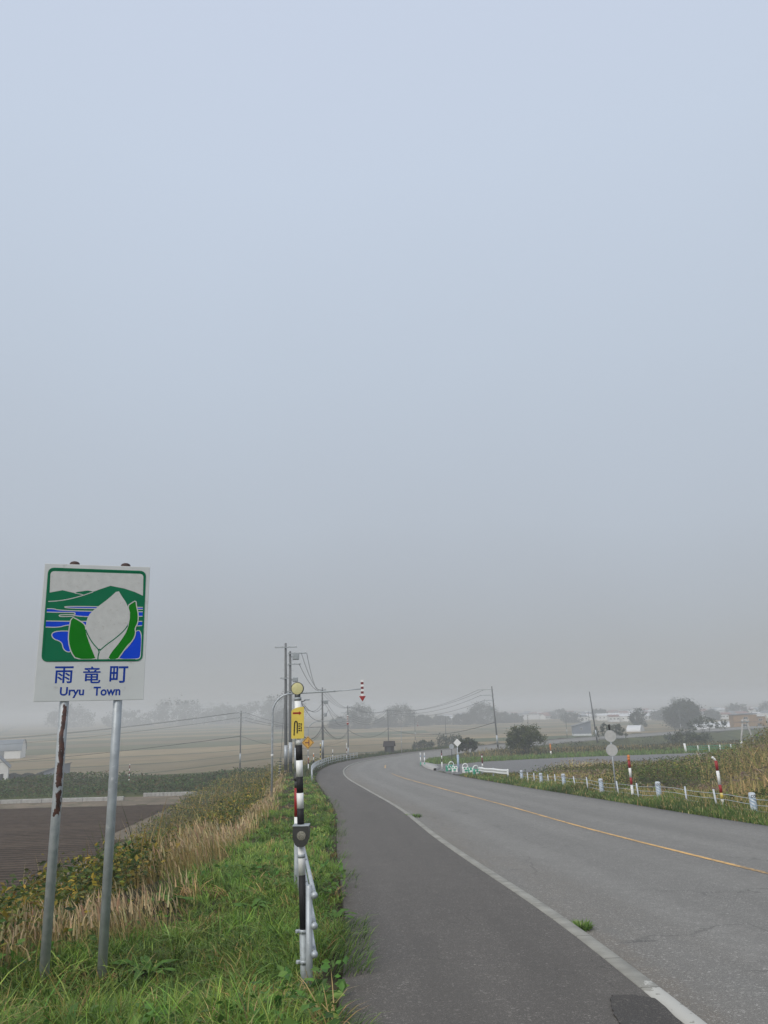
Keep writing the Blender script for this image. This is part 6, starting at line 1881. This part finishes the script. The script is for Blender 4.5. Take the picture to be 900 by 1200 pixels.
ap_ = thing('twin_leg_pole', (54.2, 122, gz(54.2, 122)), 'pale twin-legged concrete pole shaped like the letter A at the right of the photo', 'utility pole')
gb_ = -.6
for s_ in (-1, 1):
    MB().tube([(s_ * 1.30, 0, gb_), (s_ * .22, 0, 4.5)], [.17, .13], 12).build('leg', M['concrete'], ap_)
MB().box((0, -.16, 4.1), (1.3, .12, .14)).build('crossarm', M['galv_dull'], ap_)
for s_ in (-1, 0, 1):
    MB().tube([(s_ * .55, -.16, 4.17), (s_ * .55, -.16, 4.4)], .06, 8).build('insulator', M['insul'], ap_)
MB().box((0, 0, 3.2), (1.1, .14, .12)).build('brace', M['galv_dull'], ap_)

# low white greenhouse tunnels before the town
def tunnel(x, y, w, d, rz_, label):
    t = thing('greenhouse', (x, y, gz(x, y)), label, 'greenhouse', 'pale greenhouses near the big tree', rz_)
    arc = [(w / 2 * math.cos(a), 2.6 * math.sin(a)) for a in np.linspace(0, math.pi, 12)]
    MB().prism(arc, -d / 2, d / 2).build('cover', M['roof_pale'], t)
    MB().box((0, -d / 2 - .03, .95), (1.2, .06, 1.9)).build('door', M['wall_white'], t)


for a in [(150, 376, 14, 7, R(60), 'pale greenhouse right beside the big rounded tree'), (164, 390, 15, 7, R(70), 'pale greenhouse farther right of the big rounded tree, above the brown house'), (108, 352, 8, 6, R(60), 'pale greenhouse below the narrow dark tree'), (135, 348, 12, 5, R(75), 'low pale greenhouse at the foot of the big rounded tree')]:
    tunnel(*a)

# the town on the plain: every building its own object
kinds = [('white_house', 'small white house in the far town on the plain', 'house', 'white houses of the far town', 'wall_white', ['roof_grey', 'roof_blue', 'roof_red']),
         ('pale_warehouse', 'long pale warehouse with a light roof in the far town', 'warehouse', 'pale warehouses of the far town', 'wall_white', ['roof_pale']),
         ('grey_building', 'flat grey block in the far town on the plain', 'building', 'grey blocks of the far town', 'roof_pale', ['roof_grey'])]
r_ = np.random.default_rng(5)
NT = 250
for i in range(NT):
    px_ = r_.uniform(500, 925) if i > 26 else r_.uniform(590, 680)
    Y_ = r_.uniform(540, 880)
    if px_ < 640: Y_ = 700 + (Y_ - 540) * .7
    X_ = (px_ - 450) / 901 * Y_ * 1.03 + 8
    k = r_.choice([0, 0, 0, 0, 1, 2])
    nm, lb, ct, grp, wm, rms = kinds[k]
    z_ = gz(X_, Y_)
    t = thing(nm, (X_, Y_, z_), lb, ct, grp, r_.uniform(-.6, .6))
    if k == 0:
        w_, d_, hw_, hr_ = r_.uniform(7, 11), r_.uniform(6, 9), r_.uniform(3.5, 5.5), 0
        hr_ = hw_ + r_.uniform(1.2, 2.4)
    elif k == 1:
        w_, d_, hw_ = r_.uniform(14, 26), r_.uniform(8, 12), r_.uniform(3.6, 5); hr_ = hw_ + r_.uniform(1, 2)
    else:
        w_, d_, hw_ = r_.uniform(9, 20), r_.uniform(8, 12), r_.uniform(5, 7.5); hr_ = hw_ + .25
    w_, d_, hw_, hr_ = w_ * .85, d_ * .85, hw_ * .72, hr_ * .72
    b_ = MB(); gable(b_, w_, d_, hw_, hr_); b_.build('wall', M[wm], t)
    b_ = MB(); roof(b_, w_, d_, hw_, hr_, 0, .3, .2); b_.build('roof', M[rms[int(r_.integers(0, len(rms)))]], t)
    if k != 2:
        nw = 3 if k == 0 else 5
        for j in range(nw):
            MB().box((-w_ * .36 + j * w_ * .72 / (nw - 1), -d_ / 2 - .04, hw_ * .55), (1.1, .08, .8)).build('window', M['glass'], t)

# darker patch of newer asphalt at the foot of the picture
pm = asphalt_mat('patch_asphalt', (.080, .073, .066), (.060, .055, .05), (.2, .18, .16), 5, 'lot')
PO = [(-.125, 6.66), (-.24, 6.76), (-.40, 6.77), (-.45, 6.70), (-.55, 6.2), (-.60, 5.6), (-.62, 4.6), (-.125, 4.6)]
pts = []
for o_, yk_ in PO:
    i = kerb_index(yk_); ii = np.arange(len(KERB))
    pts.append((np.interp(i, ii, KERB[:, 0]) + np.interp(i, ii, KN[:, 0]) * o_, np.interp(i, ii, KERB[:, 1]) + np.interp(i, ii, KN[:, 1]) * o_))
_r = np.random.default_rng(3); pts2 = []
for a, c in zip(pts, pts[1:] + pts[:1]):
    for f in np.linspace(0, 1, 9, endpoint=False):
        pts2.append((a[0] + (c[0] - a[0]) * f + _r.normal(0, .005), a[1] + (c[1] - a[1]) * f + _r.normal(0, .005)))
pts = pts2
b_ = MB(); n = len(pts)
rows = [(p[0], p[1], float(road_z(p[1])) + .019) for p in pts]
low_ = [(p[0], p[1], float(road_z(p[1])) - .03) for p in pts]
b_.add(rows + low_, tri_fill(pts) + [[k, (k + 1) % n, n + (k + 1) % n, n + k] for k in range(n)], 0, False)
o_ = b_.build('asphalt_patch', [pm])
uvl = o_.data.uv_layers.new(name='UV')
for l in o_.data.loops:
    v = o_.data.vertices[l.vertex_index].co; uvl.data[l.index].uv = (v.x, v.y)
tag(o_, kind='structure')
for me in list(bpy.data.meshes):
    if me.users == 0: bpy.data.meshes.remove(me)
